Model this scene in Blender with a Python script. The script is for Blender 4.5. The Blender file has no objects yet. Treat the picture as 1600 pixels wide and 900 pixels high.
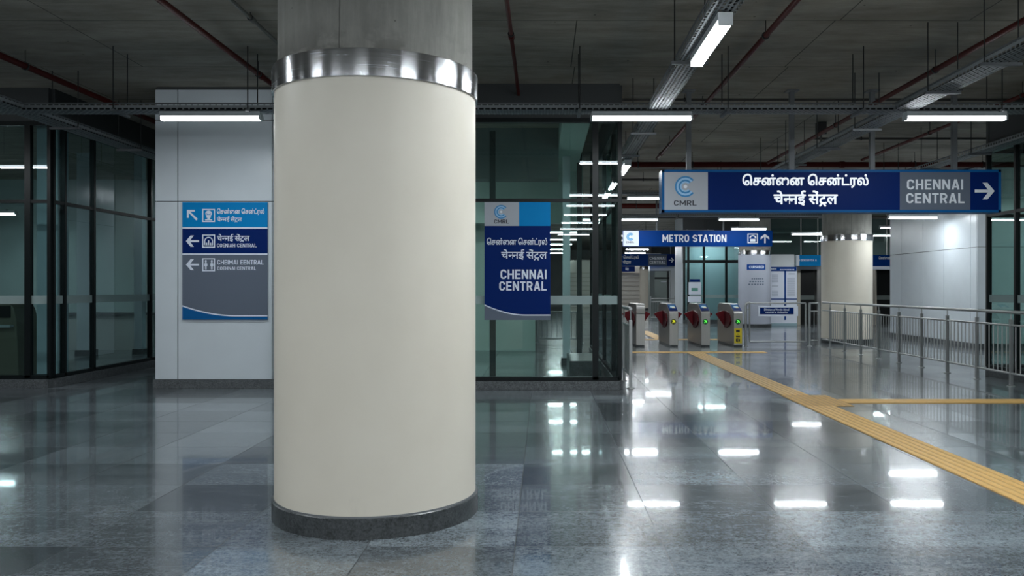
import bpy, bmesh, math, random
from mathutils import Vector, Matrix

# ------------------------------------------------------------------ camera, world, exposure
SC = bpy.context.scene
C = SC.collection
cam_data = bpy.data.cameras.new('camera')
cam = bpy.data.objects.new('camera', cam_data)
C.objects.link(cam)
cam.location = (0.0, 0.0, 1.5)
cam.rotation_euler = (math.pi / 2, 0, 0)
cam_data.sensor_width = 36.0
cam_data.lens = 29.25
cam_data.shift_x = -0.03
cam_data.clip_start = 0.05
cam_data.clip_end = 200
SC.camera = cam
world = bpy.data.worlds.new('world')
SC.world = world
world.use_nodes = True
world.node_tree.nodes['Background'].inputs[0].default_value = (0.5, 0.55, 0.6, 1)
world.node_tree.nodes['Background'].inputs[1].default_value = 0.02
SC.view_settings.view_transform = 'Standard'
SC.view_settings.look = 'None'
SC.view_settings.gamma = 1.0
SC.view_settings.use_curve_mapping = False
SC.view_settings.exposure = 0.18
LAMP = 84.0                  # radiance of the batten lamps
SC.cycles.max_bounces = 8
SC.cycles.diffuse_bounces = 4
SC.cycles.glossy_bounces = 5
SC.cycles.transparent_max_bounces = 24
SC.cycles.sample_clamp_indirect = 6.0
CEIL = 4.5

def px(x, y, Y):
    """a point at depth Y that the photograph shows at (x, y)"""
    return Vector(((x - 848.0) * Y / 1300.0, Y, 1.5 - (y - 450.0) * Y / 1300.0))

# ------------------------------------------------------------------ materials
def new_mat(name):
    m = bpy.data.materials.new(name)
    m.use_nodes = True
    nt = m.node_tree
    return m, nt, nt.nodes, nt.links, nt.nodes['Principled BSDF']

def plain(name, col, rough=0.5, metal=0.0, spec=0.5, noise=0.0, nscale=6.0, bump=0.0, stretch=(1, 1, 1)):
    m, nt, N, L, b = new_mat(name)
    b.inputs['Base Color'].default_value = (*col, 1)
    b.inputs['Roughness'].default_value = rough
    b.inputs['Metallic'].default_value = metal
    b.inputs['Specular IOR Level'].default_value = spec
    if noise or bump:
        tc = N.new('ShaderNodeTexCoord'); mp = N.new('ShaderNodeMapping')
        mp.inputs['Scale'].default_value = stretch
        L.new(tc.outputs['Object'], mp.inputs[0])
        n = N.new('ShaderNodeTexNoise'); n.inputs['Scale'].default_value = nscale; n.inputs['Detail'].default_value = 6
        L.new(mp.outputs[0], n.inputs['Vector'])
        r = N.new('ShaderNodeValToRGB')
        r.color_ramp.elements[0].position = 0.3; r.color_ramp.elements[1].position = 0.7
        r.color_ramp.elements[0].color = (*[c * (1 - noise) for c in col], 1)
        r.color_ramp.elements[1].color = (*[min(1, c * (1 + noise)) for c in col], 1)
        L.new(n.outputs['Fac'], r.inputs[0]); L.new(r.outputs[0], b.inputs['Base Color'])
        if bump:
            bp = N.new('ShaderNodeBump'); bp.inputs['Strength'].default_value = bump; bp.inputs['Distance'].default_value = 0.01
            L.new(n.outputs['Fac'], bp.inputs['Height']); L.new(bp.outputs[0], b.inputs['Normal'])
    return m

def emit(name, col, strength):
    m = bpy.data.materials.new(name); m.use_nodes = True
    nt = m.node_tree; nt.nodes.clear()
    e = nt.nodes.new('ShaderNodeEmission'); o = nt.nodes.new('ShaderNodeOutputMaterial')
    e.inputs[0].default_value = (*col, 1); e.inputs[1].default_value = strength
    nt.links.new(e.outputs[0], o.inputs[0])
    return m

def mth(nt, op, a, b=None, clamp=False):
    n = nt.nodes.new('ShaderNodeMath'); n.operation = op; n.use_clamp = clamp
    for i, v in enumerate((a, b)):
        if v is None: continue
        if isinstance(v, (int, float)): n.inputs[i].default_value = v
        else: nt.links.new(v, n.inputs[i])
    return n.outputs[0]

def mixc(nt, fac, a, b, mode='MIX'):
    n = nt.nodes.new('ShaderNodeMix'); n.data_type = 'RGBA'; n.blend_type = mode
    if isinstance(fac, (int, float)): n.inputs[0].default_value = fac
    else: nt.links.new(fac, n.inputs[0])
    for i, v in ((6, a), (7, b)):
        if isinstance(v, tuple): n.inputs[i].default_value = (*v, 1)
        else: nt.links.new(v, n.inputs[i])
    return n.outputs[2]

def noise(nt, vec, scale, detail=4, rough=0.55, stretch=None):
    n = nt.nodes.new('ShaderNodeTexNoise')
    n.inputs['Scale'].default_value = scale; n.inputs['Detail'].default_value = detail; n.inputs['Roughness'].default_value = rough
    if stretch:
        mp = nt.nodes.new('ShaderNodeMapping'); mp.inputs['Scale'].default_value = stretch
        nt.links.new(vec, mp.inputs[0]); vec = mp.outputs[0]
    nt.links.new(vec, n.inputs['Vector'])
    return n.outputs['Fac']

def ramp(nt, v, p0, p1, c0=0.0, c1=1.0):
    n = nt.nodes.new('ShaderNodeMapRange'); n.clamp = True
    nt.links.new(v, n.inputs[0])
    for i, x in enumerate((p0, p1, c0, c1)): n.inputs[i + 1].default_value = x
    return n.outputs[0]

def obj_coord(nt):
    tc = nt.nodes.new('ShaderNodeTexCoord'); s = nt.nodes.new('ShaderNodeSeparateXYZ')
    nt.links.new(tc.outputs['Object'], s.inputs[0])
    return tc.outputs['Object'], s.outputs[0], s.outputs[1], s.outputs[2]

def make_floor_mat():
    m, nt, N, L, b = new_mat('polished_granite_tiles')
    v, x, y, z = obj_coord(nt)
    u = mth(nt, 'DIVIDE', mth(nt, 'SUBTRACT', x, 1.56), 0.86)
    w = mth(nt, 'DIVIDE', mth(nt, 'SUBTRACT', y, 4.83), 0.754)
    fu, fw = mth(nt, 'FLOOR', u), mth(nt, 'FLOOR', w)
    gu, gw = mth(nt, 'FRACT', u), mth(nt, 'FRACT', w)
    # joint mask
    du = mth(nt, 'MINIMUM', gu, mth(nt, 'SUBTRACT', 1.0, gu))
    dw = mth(nt, 'MINIMUM', gw, mth(nt, 'SUBTRACT', 1.0, gw))
    joint = mth(nt, 'LESS_THAN', mth(nt, 'MINIMUM', du, dw), 0.0035)
    cb = N.new('ShaderNodeCombineXYZ'); L.new(fu, cb.inputs[0]); L.new(fw, cb.inputs[1])
    wn = N.new('ShaderNodeTexWhiteNoise'); wn.noise_dimensions = '2D'; L.new(cb.outputs[0], wn.inputs['Vector'])
    tile = wn.outputs['Value']
    fine = noise(nt, v, 90, 3, 0.7)
    speck = noise(nt, v, 38, 5, 0.8)
    blot = noise(nt, v, 11, 5, 0.7)
    cloud = noise(nt, v, 1.1, 5, 0.6, (0.6, 1.6, 1))
    ofs = N.new('ShaderNodeVectorMath'); ofs.operation = 'ADD'; L.new(v, ofs.inputs[0])
    sc = N.new('ShaderNodeVectorMath'); sc.operation = 'SCALE'; L.new(wn.outputs['Color'], sc.inputs[0]); sc.inputs['Scale'].default_value = 7.0
    L.new(sc.outputs[0], ofs.inputs[1])
    vein = noise(nt, ofs.outputs[0], 1.5, 6, 0.65, (0.7, 2.6, 1))
    veinm = ramp(nt, mth(nt, 'ABSOLUTE', mth(nt, 'SUBTRACT', vein, 0.52)), 0.0, 0.022, 1, 0)
    g = mth(nt, 'ADD', mth(nt, 'MULTIPLY', ramp(nt, fine, 0.36, 0.66), 0.22), mth(nt, 'MULTIPLY', ramp(nt, speck, 0.40, 0.60), 0.36))
    g = mth(nt, 'ADD', g, mth(nt, 'MULTIPLY', ramp(nt, blot, 0.38, 0.62), 0.2))
    g = mth(nt, 'ADD', g, mth(nt, 'MULTIPLY', ramp(nt, cloud, 0.36, 0.64), 0.23))
    base = mixc(nt, g, (0.005, 0.009, 0.012), (0.24, 0.278, 0.305))
    hall = mth(nt, 'GREATER_THAN', y, 12.37)            # base colour mixed paler beyond the glass corner
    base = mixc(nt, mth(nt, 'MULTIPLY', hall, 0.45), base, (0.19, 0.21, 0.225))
    tone = ramp(nt, tile, 0.0, 1.0, 0.40, 1.45)
    cc = N.new('ShaderNodeCombineXYZ')
    for i in range(3): L.new(tone, cc.inputs[i])
    base = mixc(nt, 1.0, base, cc.outputs[0], 'MULTIPLY')
    base = mixc(nt, mth(nt, 'MULTIPLY', veinm, 0.22), base, (0.30, 0.33, 0.35))
    base = mixc(nt, mth(nt, 'MULTIPLY', joint, 0.75), base, (0.018, 0.02, 0.022))
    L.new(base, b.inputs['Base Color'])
    rg = mth(nt, 'ADD', mth(nt, 'MULTIPLY', ramp(nt, speck, 0.3, 0.75), 0.06), mth(nt, 'MULTIPLY', tile, 0.04))
    rg = mth(nt, 'ADD', mth(nt, 'ADD', rg, 0.15), mth(nt, 'MULTIPLY', joint, 0.4))
    L.new(rg, b.inputs['Roughness'])
    b.inputs['IOR'].default_value = 1.45
    b.inputs['Specular IOR Level'].default_value = 0.38
    b.inputs['Coat Weight'].default_value = 1.0
    cw = mth(nt, 'MULTIPLY', mth(nt, 'SUBTRACT', 1.0, joint), ramp(nt, tile, 0, 1, 0.18, 0.62))
    L.new(cw, b.inputs['Coat Weight'])
    b.inputs['Coat IOR'].default_value = 1.5
    L.new(ramp(nt, cloud, 0.3, 0.7, 0.028, 0.045), b.inputs['Coat Roughness'])
    bp = N.new('ShaderNodeBump'); bp.inputs['Strength'].default_value = 0.03; bp.inputs['Distance'].default_value = 0.003
    h = mth(nt, 'SUBTRACT', noise(nt, v, 3.0, 3), mth(nt, 'MULTIPLY', joint, 1.2))
    L.new(h, bp.inputs['Height']); L.new(bp.outputs[0], b.inputs['Normal'])
    return m

def make_concrete(name, dark, light, joints):
    m, nt, N, L, b = new_mat(name)
    v, x, y, z = obj_coord(nt)
    n1 = noise(nt, v, 0.7, 7, 0.6, (0.7, 1.5, 1)); n2 = noise(nt, v, 5.0, 6, 0.65, (0.4, 1.6, 1) if joints else (2.5, 2.5, 0.35)); n3 = noise(nt, v, 40, 3)
    g = mth(nt, 'ADD', mth(nt, 'MULTIPLY', ramp(nt, n1, 0.3, 0.7), 0.5), mth(nt, 'MULTIPLY', ramp(nt, n2, 0.3, 0.7), 0.35))
    g = mth(nt, 'ADD', g, mth(nt, 'MULTIPLY', n3, 0.15))
    col = mixc(nt, g, dark, light)
    stain = ramp(nt, noise(nt, v, 0.45, 4, 0.5, (1, 0.6, 1)), 0.55, 0.72)
    col = mixc(nt, mth(nt, 'MULTIPLY', stain, 0.4), col, tuple(c * 0.9 for c in (dark[0] * 1.15, dark[1], dark[2] * 0.8)))
    pits = N.new('ShaderNodeTexVoronoi'); pits.inputs['Scale'].default_value = 3.0 if joints else 9.0; L.new(v, pits.inputs['Vector'])
    pm = mth(nt, 'LESS_THAN', pits.outputs['Distance'], 0.045 if joints else 0.05)
    col = mixc(nt, mth(nt, 'MULTIPLY', pm, 0.7), col, (0.012, 0.012, 0.011))
    if not joints:
        wob = mth(nt, 'MULTIPLY', mth(nt, 'SUBTRACT', n1, 0.5), 0.06)
        seam = mth(nt, 'LESS_THAN', mth(nt, 'ABSOLUTE', mth(nt, 'ADD', mth(nt, 'ADD', x, 0.10), wob)), 0.004)
        seam = mth(nt, 'MULTIPLY', seam, mth(nt, 'LESS_THAN', y, 0.0))
        col = mixc(nt, mth(nt, 'MULTIPLY', seam, 0.6), col, (0.03, 0.03, 0.028))
        damp = mth(nt, 'MULTIPLY', ramp(nt, noise(nt, v, 3.0, 5, 0.6, (1, 1, 1.5)), 0.5, 0.56), ramp(nt, z, 2.93, 3.12, 1, 0))
        col = mixc(nt, mth(nt, 'MULTIPLY', damp, 0.45), col, (0.07, 0.068, 0.06))
    if joints:
        wob = mth(nt, 'MULTIPLY', mth(nt, 'SUBTRACT', n2, 0.5), 0.008)
        w = mth(nt, 'DIVIDE', mth(nt, 'ADD', mth(nt, 'SUBTRACT', y, 9.33), wob), 1.95)
        fw, gw = mth(nt, 'FLOOR', w), mth(nt, 'FRACT', w)
        wn = N.new('ShaderNodeTexWhiteNoise'); wn.noise_dimensions = '1D'; L.new(fw, wn.inputs['W'])
        u = mth(nt, 'ADD', mth(nt, 'DIVIDE', mth(nt, 'SUBTRACT', x, 0.45), 1.45), mth(nt, 'MULTIPLY', wn.outputs['Value'], 0.08))
        gu = mth(nt, 'FRACT', u)
        du = mth(nt, 'MINIMUM', gu, mth(nt, 'SUBTRACT', 1.0, gu)); dw = mth(nt, 'MINIMUM', gw, mth(nt, 'SUBTRACT', 1.0, gw))
        j1 = mth(nt, 'LESS_THAN', dw, 0.005); 
        wx = N.new('ShaderNodeTexWhiteNoise'); wx.noise_dimensions = '2D'
        cb = N.new('ShaderNodeCombineXYZ'); L.new(fw, cb.inputs[0]); L.new(mth(nt, 'ROUND', u), cb.inputs[1]); L.new(cb.outputs[0], wx.inputs['Vector'])
        j2 = mth(nt, 'MULTIPLY', mth(nt, 'LESS_THAN', du, 0.005), mth(nt, 'GREATER_THAN', wx.outputs['Value'], 0.45))
        j = mth(nt, 'MAXIMUM', j1, j2)
        col = mixc(nt, mth(nt, 'MULTIPLY', j, 0.75), col, (0.02, 0.02, 0.018))
    L.new(col, b.inputs['Base Color'])
    b.inputs['Roughness'].default_value = 0.85; b.inputs['Specular IOR Level'].default_value = 0.25
    bp = N.new('ShaderNodeBump'); bp.inputs['Strength'].default_value = 0.25; bp.inputs['Distance'].default_value = 0.01
    L.new(n2, bp.inputs['Height']); L.new(bp.outputs[0], b.inputs['Normal'])
    return m

def make_granite(name, lo, hi, rough):
    m, nt, N, L, b = new_mat(name)
    v, x, y, z = obj_coord(nt)
    a = noise(nt, v, 60, 4, 0.8); c = noise(nt, v, 14, 4, 0.6)
    g = mth(nt, 'ADD', mth(nt, 'MULTIPLY', ramp(nt, a, 0.35, 0.68), 0.7), mth(nt, 'MULTIPLY', ramp(nt, c, 0.3, 0.7), 0.3))
    L.new(mixc(nt, g, lo, hi), b.inputs['Base Color'])
    b.inputs['Roughness'].default_value = rough
    return m

def make_cream():
    m, nt, N, L, b = new_mat('cream_painted_cladding')
    v, x, y, z = obj_coord(nt)
    n1 = noise(nt, v, 1.4, 5, 0.55); n2 = noise(nt, v, 5, 5, 0.6, (1, 1, 0.6))
    col = mixc(nt, ramp(nt, n1, 0.3, 0.7), (0.665, 0.615, 0.525), (0.71, 0.662, 0.572))
    scuff = mth(nt, 'MULTIPLY', ramp(nt, n2, 0.66, 0.74), ramp(nt, z, 0.1, 0.9, 0.5, 0.0))
    col = mixc(nt, mth(nt, 'MULTIPLY', scuff, 0.25), col, (0.42, 0.40, 0.35))
    L.new(col, b.inputs['Base Color'])
    b.inputs['Roughness'].default_value = 0.42
    b.inputs['Specular IOR Level'].default_value = 0.4
    bp = N.new('ShaderNodeBump'); bp.inputs['Strength'].default_value = 0.08; bp.inputs['Distance'].default_value = 0.006
    L.new(n2, bp.inputs['Height']); L.new(bp.outputs[0], b.inputs['Normal'])
    return m

def make_steel(name, col, rough, axis=None):
    m, nt, N, L, b = new_mat(name)
    v, x, y, z = obj_coord(nt)
    s = {'z': (3, 3, 120), 'v': (90, 90, 2), None: (20, 20, 20)}[axis]
    n = noise(nt, v, 1.0, 4, 0.6, s)
    L.new(mixc(nt, ramp(nt, n, 0.25, 0.75), tuple(c * 0.82 for c in col), col), b.inputs['Base Color'])
    L.new(ramp(nt, n, 0.2, 0.8, rough * 0.8, rough * 1.25), b.inputs['Roughness'])
    b.inputs['Metallic'].default_value = 1.0
    if axis == 'z':
        tg = N.new('ShaderNodeTangent'); tg.direction_type = 'RADIAL'; tg.axis = 'Z'
        b.inputs['Anisotropic'].default_value = 0.95; b.inputs['Anisotropic Rotation'].default_value = 0.25
        L.new(tg.outputs[0], b.inputs['Tangent'])
    return m

def make_glass(name, tint, ior=1.5, rough=0.0):
    m = bpy.data.materials.new(name); m.use_nodes = True
    nt = m.node_tree; nt.nodes.clear()
    t = nt.nodes.new('ShaderNodeBsdfTransparent'); t.inputs[0].default_value = (*tint, 1)
    g = nt.nodes.new('ShaderNodeBsdfGlossy'); g.inputs['Roughness'].default_value = rough; g.inputs[0].default_value = (0.9, 0.97, 1.0, 1)
    f = nt.nodes.new('ShaderNodeFresnel'); f.inputs[0].default_value = ior
    mx = nt.nodes.new('ShaderNodeMixShader'); o = nt.nodes.new('ShaderNodeOutputMaterial')
    gm = nt.nodes.new('ShaderNodeNewGeometry')          # both surfaces of the sheet reflect, counted on the one facing the eye
    fac = mth(nt, 'MULTIPLY', mth(nt, 'MULTIPLY', f.outputs[0], 1.7, True), mth(nt, 'SUBTRACT', 1.0, gm.outputs['Backfacing']))
    nt.links.new(fac, mx.inputs[0]); nt.links.new(t.outputs[0], mx.inputs[1]); nt.links.new(g.outputs[0], mx.inputs[2])
    nt.links.new(mx.outputs[0], o.inputs[0])
    return m

def make_frost():
    m = bpy.data.materials.new('frosted_film'); m.use_nodes = True
    nt = m.node_tree; nt.nodes.clear()
    t = nt.nodes.new('ShaderNodeBsdfTransparent'); t.inputs[0].default_value = (0.75, 0.85, 0.85, 1)
    d = nt.nodes.new('ShaderNodeBsdfDiffuse'); d.inputs[0].default_value = (0.42, 0.50, 0.50, 1)
    mx = nt.nodes.new('ShaderNodeMixShader'); mx.inputs[0].default_value = 0.55
    o = nt.nodes.new('ShaderNodeOutputMaterial')
    nt.links.new(t.outputs[0], mx.inputs[1]); nt.links.new(d.outputs[0], mx.inputs[2]); nt.links.new(mx.outputs[0], o.inputs[0])
    return m

def make_perforated():
    """galvanised sheet with rows of slots punched through it; the tray always runs along its own X"""
    m, nt, N, L, b = new_mat('perforated_galvanised_steel')
    v, x, y, z = obj_coord(nt)
    w = mth(nt, 'DIVIDE', mth(nt, 'ADD', y, mth(nt, 'MULTIPLY', z, 0.62)), 0.042)
    row = mth(nt, 'FLOOR', w)
    u = mth(nt, 'ADD', mth(nt, 'DIVIDE', x, 0.075), mth(nt, 'MULTIPLY', row, 0.5))
    hu = mth(nt, 'LESS_THAN', mth(nt, 'ABSOLUTE', mth(nt, 'SUBTRACT', mth(nt, 'FRACT', u), 0.5)), 0.37)
    hw = mth(nt, 'LESS_THAN', mth(nt, 'ABSOLUTE', mth(nt, 'SUBTRACT', mth(nt, 'FRACT', w), 0.5)), 0.27)
    hole = mth(nt, 'MULTIPLY', hu, hw)
    b.inputs['Base Color'].default_value = (0.28, 0.305, 0.32, 1); b.inputs['Metallic'].default_value = 0.3; b.inputs['Roughness'].default_value = 0.5
    t = N.new('ShaderNodeBsdfTransparent'); mx = N.new('ShaderNodeMixShader'); out = N['Material Output']
    L.new(hole, mx.inputs[0]); L.new(b.outputs[0], mx.inputs[1]); L.new(t.outputs[0], mx.inputs[2]); L.new(mx.outputs[0], out.inputs[0])
    return m

def make_tactile():
    m, nt, N, L, b = new_mat('tactile_paving')
    v, x, y, z = obj_coord(nt)
    n = noise(nt, v, 12, 5, 0.7)
    gx = mth(nt, 'FRACT', mth(nt, 'DIVIDE', y, 0.30)); d = mth(nt, 'MINIMUM', gx, mth(nt, 'SUBTRACT', 1.0, gx))
    joint = mth(nt, 'LESS_THAN', d, 0.012)
    col = mixc(nt, ramp(nt, n, 0.3, 0.7), (0.56, 0.335, 0.095), (0.70, 0.43, 0.14))
    col = mixc(nt, mth(nt, 'MULTIPLY', joint, 0.35), col, (0.2, 0.12, 0.04))
    L.new(col, b.inputs['Base Color']); b.inputs['Roughness'].default_value = 0.5
    return m

M = {}
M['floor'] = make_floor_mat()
M['ceiling'] = make_concrete('ceiling_concrete', (0.13, 0.12, 0.10), (0.46, 0.43, 0.37), True)
M['concrete'] = make_concrete('column_concrete', (0.125, 0.123, 0.112), (0.33, 0.325, 0.30), False)
M['granite'] = make_granite('dark_granite', (0.003, 0.004, 0.005), (0.10, 0.11, 0.115), 0.3)
M['granite_light'] = make_granite('grey_granite', (0.015, 0.018, 0.02), (0.17, 0.185, 0.195), 0.35)
M['cream'] = make_cream()
M['ring'] = make_steel('brushed_steel_collar', (0.62, 0.63, 0.65), 0.24, 'z')
M['steel'] = plain('stainless_steel', (0.42, 0.43, 0.43), 0.40, 0.85)
M['gate_steel'] = make_steel('gate_steel', (0.56, 0.55, 0.53), 0.38, 'v')
M['galv'] = plain('galvanised_steel', (0.15, 0.16, 0.17), 0.5, 0.3)
M['perf'] = make_perforated()
M['white_panel'] = plain('white_wall_panel', (0.60, 0.655, 0.70), 0.30, 0.0, 0.5, 0.03, 2.0)
M['groove'] = plain('panel_groove', (0.06, 0.065, 0.07), 0.7)
M['bulkhead'] = plain('dark_bulkhead', (0.035, 0.040, 0.042), 0.45)
M['mullion'] = plain('dark_mullion', (0.005, 0.008, 0.009), 0.4, 0, 0.25)
M['glass'] = make_glass('green_glass', (0.79, 0.89, 0.865))
M['glass_dark'] = make_glass('smoked_glass', (0.72, 0.83, 0.83))
M['frost'] = make_frost()
M['rod'] = plain('threaded_rod', (0.025, 0.026, 0.026), 0.5, 0.3)
M['red_pipe'] = plain('red_oxide_pipe', (0.075, 0.009, 0.007), 0.5, 0, 0.15)
M['grey_pipe'] = plain('grey_conduit', (0.12, 0.12, 0.11), 0.5, 0.0, 0.2)
M['dark_pipe'] = plain('dark_conduit', (0.035, 0.033, 0.030), 0.5)
M['lamp'] = emit('lamp_diffuser', (0.90, 0.965, 1.0), LAMP)
M['lamp_side'] = emit('lamp_diffuser_side', (0.90, 0.965, 1.0), 9.0)
M['lamp_body'] = plain('lamp_housing', (0.55, 0.58, 0.60), 0.4)
M['navy'] = plain('navy_sign_face', (0.001, 0.017, 0.125), 0.45, 0, 0.08)
M['sign_blue'] = plain('blue_sign_face', (0.002, 0.042, 0.225), 0.45, 0, 0.08)
M['rim_blue'] = plain('blue_sign_rim', (0.004, 0.10, 0.30), 0.4, 0, 0.12)
M['cyan'] = plain('cyan_sign_face', (0.001, 0.225, 0.56), 0.45, 0, 0.1)
M['sign_grey'] = plain('grey_sign_face', (0.12, 0.145, 0.19), 0.4, 0, 0.15)
M['sign_silver'] = plain('silver_sign_face', (0.40, 0.43, 0.48), 0.3)
M['sign_white'] = plain('white_lettering', (0.80, 0.84, 0.90), 0.4)
M['lit_white'] = plain('backlit_white_lettering', (0.82, 0.86, 0.90), 0.4)
M['lit_white'].node_tree.nodes['Principled BSDF'].inputs['Emission Color'].default_value = (0.9, 0.96, 1, 1)
M['lit_white'].node_tree.nodes['Principled BSDF'].inputs['Emission Strength'].default_value = 0.5
M['pale'] = plain('pale_lettering', (0.72, 0.78, 0.90), 0.4)
M['ink'] = plain('dark_lettering', (0.01, 0.013, 0.025), 0.4)
M['logo_blue'] = plain('logo_blue', (0.02, 0.22, 0.50), 0.4)
M['logo_pale'] = plain('logo_pale', (0.30, 0.55, 0.80), 0.4)
M['tactile'] = make_tactile()
M['tactile_base'] = plain('darker_tactile_base', (0.42, 0.25, 0.075), 0.55, 0, 0.4, 0.15, 9)  # base between the bars coloured darker so the bars show
M['red_flap'] = plain('red_flap', (0.15, 0.010, 0.016), 0.4, 0, 0.2)
M['red_flap_dark'] = plain('red_flap_inner', (0.085, 0.006, 0.010), 0.4, 0, 0.2)
M['screen'] = emit('lit_screen', (0.04, 0.12, 0.26), 0.7)
M['screen_pale'] = emit('screen_picture', (0.55, 0.75, 0.85), 0.55)
M['screen_gold'] = emit('screen_picture_gold', (0.8, 0.55, 0.15), 0.7)
M['black'] = plain('black_plastic', (0.01, 0.011, 0.011), 0.35)
M['green_lit'] = emit('green_arrow', (0.12, 1.0, 0.10), 1.1)
M['yellow_lit'] = emit('yellow_arrow', (0.8, 0.85, 0.03), 0.9)
M['green_dark'] = plain('green_lens', (0.01, 0.14, 0.03), 0.3)
M['yellow_dark'] = plain('yellow_lens', (0.08, 0.085, 0.01), 0.3)
M['yellow'] = plain('yellow_sticker', (0.72, 0.55, 0.02), 0.5)
M['off_white'] = plain('off_white_wall', (0.62, 0.65, 0.66), 0.5, 0, 0.4, 0.03, 1.5)
M['paper'] = plain('paper', (0.72, 0.76, 0.86), 0.5)
M['pale_clad'] = plain('pale_grey_cladding', (0.36, 0.385, 0.45), 0.4)
M['paper_mark'] = plain('paper_print', (0.42, 0.46, 0.56), 0.5)
M['beige'] = plain('beige_stone', (0.30, 0.275, 0.235), 0.4, 0, 0.5, 0.08, 1.2)
M['shutter'] = plain('shutter_grey', (0.44, 0.41, 0.365), 0.45)
M['wall_dark'] = plain('dark_hall_wall', (0.15, 0.17, 0.17), 0.6, 0, 0.4, 0.1, 0.8)
M['wall_mid'] = plain('pale_hall_wall', (0.40, 0.42, 0.41), 0.6, 0, 0.4, 0.06, 0.8)
M['green_wall'] = plain('pale_green_wall', (0.42, 0.55, 0.50), 0.4, 0, 0.5, 0.04, 1.0)
M['wall_teal'] = plain('grey_green_wall', (0.34, 0.42, 0.42), 0.6, 0, 0.4, 0.1, 0.8)
M['teal'] = plain('teal_lining', (0.30, 0.43, 0.48), 0.35)
M['lift_grey'] = plain('grey_lining', (0.16, 0.19, 0.18), 0.4)
M['khaki'] = plain('khaki_cabinet', (0.20, 0.18, 0.13), 0.5)

# ------------------------------------------------------------------ mesh builder
class MB:
    def __init__(self): self.v, self.f, self.s = [], [], []
    def add(self, vs, fs, smooth=False):
        o = len(self.v)
        self.v += [tuple(p) for p in vs]
        self.f += [tuple(i + o for i in f) for f in fs]
        self.s += [smooth] * len(fs)
        return self
    def box(self, x0, x1, y0, y1, z0, z1):
        vs = [(x, y, z) for x in (x0, x1) for y in (y0, y1) for z in (z0, z1)]
        return self.add(vs, [(0, 1, 3, 2), (4, 6, 7, 5), (0, 4, 5, 1), (2, 3, 7, 6), (0, 2, 6, 4), (1, 5, 7, 3)])
    def tube(self, pts, r, n=10, caps=True):
        pts = [Vector(p) for p in pts]
        rings = []
        up0 = None
        for i, p in enumerate(pts):
            a = pts[i] - pts[i - 1] if i else pts[1] - pts[0]
            b = pts[i + 1] - pts[i] if i < len(pts) - 1 else a
            t = (a.normalized() + b.normalized()).normalized()
            if up0 is None:
                up0 = Vector((0, 0, 1)) if abs(t.z) < 0.9 else Vector((1, 0, 0))
            s = t.cross(up0).normalized(); u = s.cross(t).normalized(); up0 = u
            k = 1.0 / max(0.5, math.sqrt(max(0.01, (1 + a.normalized().dot(b.normalized())) / 2)))
            rings.append([p + (s * math.cos(q) + u * math.sin(q)) * r * (k if 0 < i < len(pts) - 1 else 1) for q in [2 * math.pi * j / n for j in range(n)]])
        vs = [q for ring in rings for q in ring]
        fs = []
        for i in range(len(rings) - 1):
            for j in range(n):
                k = (j + 1) % n
                fs.append((i * n + j, i * n + k, (i + 1) * n + k, (i + 1) * n + j))
        self.add(vs, fs, True)
        if caps:
            self.add(rings[0], [tuple(range(n))[::-1]]); self.add(rings[-1], [tuple(range(n))])
        return self
    def lathe(self, prof, c, n=96, closed=True):
        k = len(prof); vs = []
        for j in range(n):
            a = 2 * math.pi * j / n
            for r, z in prof: vs.append((c[0] + r * math.cos(a), c[1] + r * math.sin(a), c[2] + z))
        fs = []
        for j in range(n):
            jj = (j + 1) % n
            for i in range(k if closed else k - 1):
                ii = (i + 1) % k
                fs.append((j * k + i, jj * k + i, jj * k + ii, j * k + ii))
        return self.add(vs, fs, True)
    def prism(self, poly, fn0, fn1):
        """poly: 2-D points; fn0/fn1 map (a, b) to 3-D on either face"""
        n = len(poly)
        vs = [fn0(*p) for p in poly] + [fn1(*p) for p in poly]
        fs = [tuple(range(n))[::-1], tuple(range(n, 2 * n))] + [(i, (i + 1) % n, n + (i + 1) % n, n + i) for i in range(n)]
        return self.add(vs, fs)
    def build(self, name, mat, parent=None, bevel=0.0, kind=None, label=None):
        off = Vector((0, 0, 0))
        p = parent
        while p is not None: off += p.location; p = p.parent
        me = bpy.data.meshes.new(name)
        me.from_pydata([tuple(Vector(q) - off) for q in self.v], [], self.f)
        me.polygons.foreach_set('use_smooth', self.s)
        bm = bmesh.new(); bm.from_mesh(me)
        bmesh.ops.recalc_face_normals(bm, faces=bm.faces[:])
        bm.to_mesh(me); bm.free()
        if any(self.s): me.set_sharp_from_angle(angle=math.radians(38))
        me.materials.append(mat)
        o = bpy.data.objects.new(name, me); C.objects.link(o); o.parent = parent
        if bevel:
            b = o.modifiers.new('edge', 'BEVEL'); b.width = bevel; b.segments = 2; b.limit_method = 'ANGLE'
        if kind: o['kind'] = kind
        if label: o['label'] = label
        return o

def empty(name, loc, label=None, cat=None, group=None, kind=None):
    o = bpy.data.objects.new(name, None); C.objects.link(o); o.location = loc
    o.empty_display_size = 0.1
    return tag(o, label, cat, group, kind)

def tag(o, label=None, cat=None, group=None, kind=None):
    if label: o['label'] = label
    if cat: o['category'] = cat
    if group: o['group'] = group
    if kind: o['kind'] = kind
    return o

def box(*a): return MB().box(*a)

def dup(root, loc, label=None, group=None):
    r = root.copy(); C.objects.link(r); r.location = loc
    if label: r['label'] = label
    if group: r['group'] = group
    for ch in list(root.children):
        c = ch.copy(); C.objects.link(c); c.parent = r
        for g in list(ch.children):
            d = g.copy(); C.objects.link(d); d.parent = c
    return r

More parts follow.
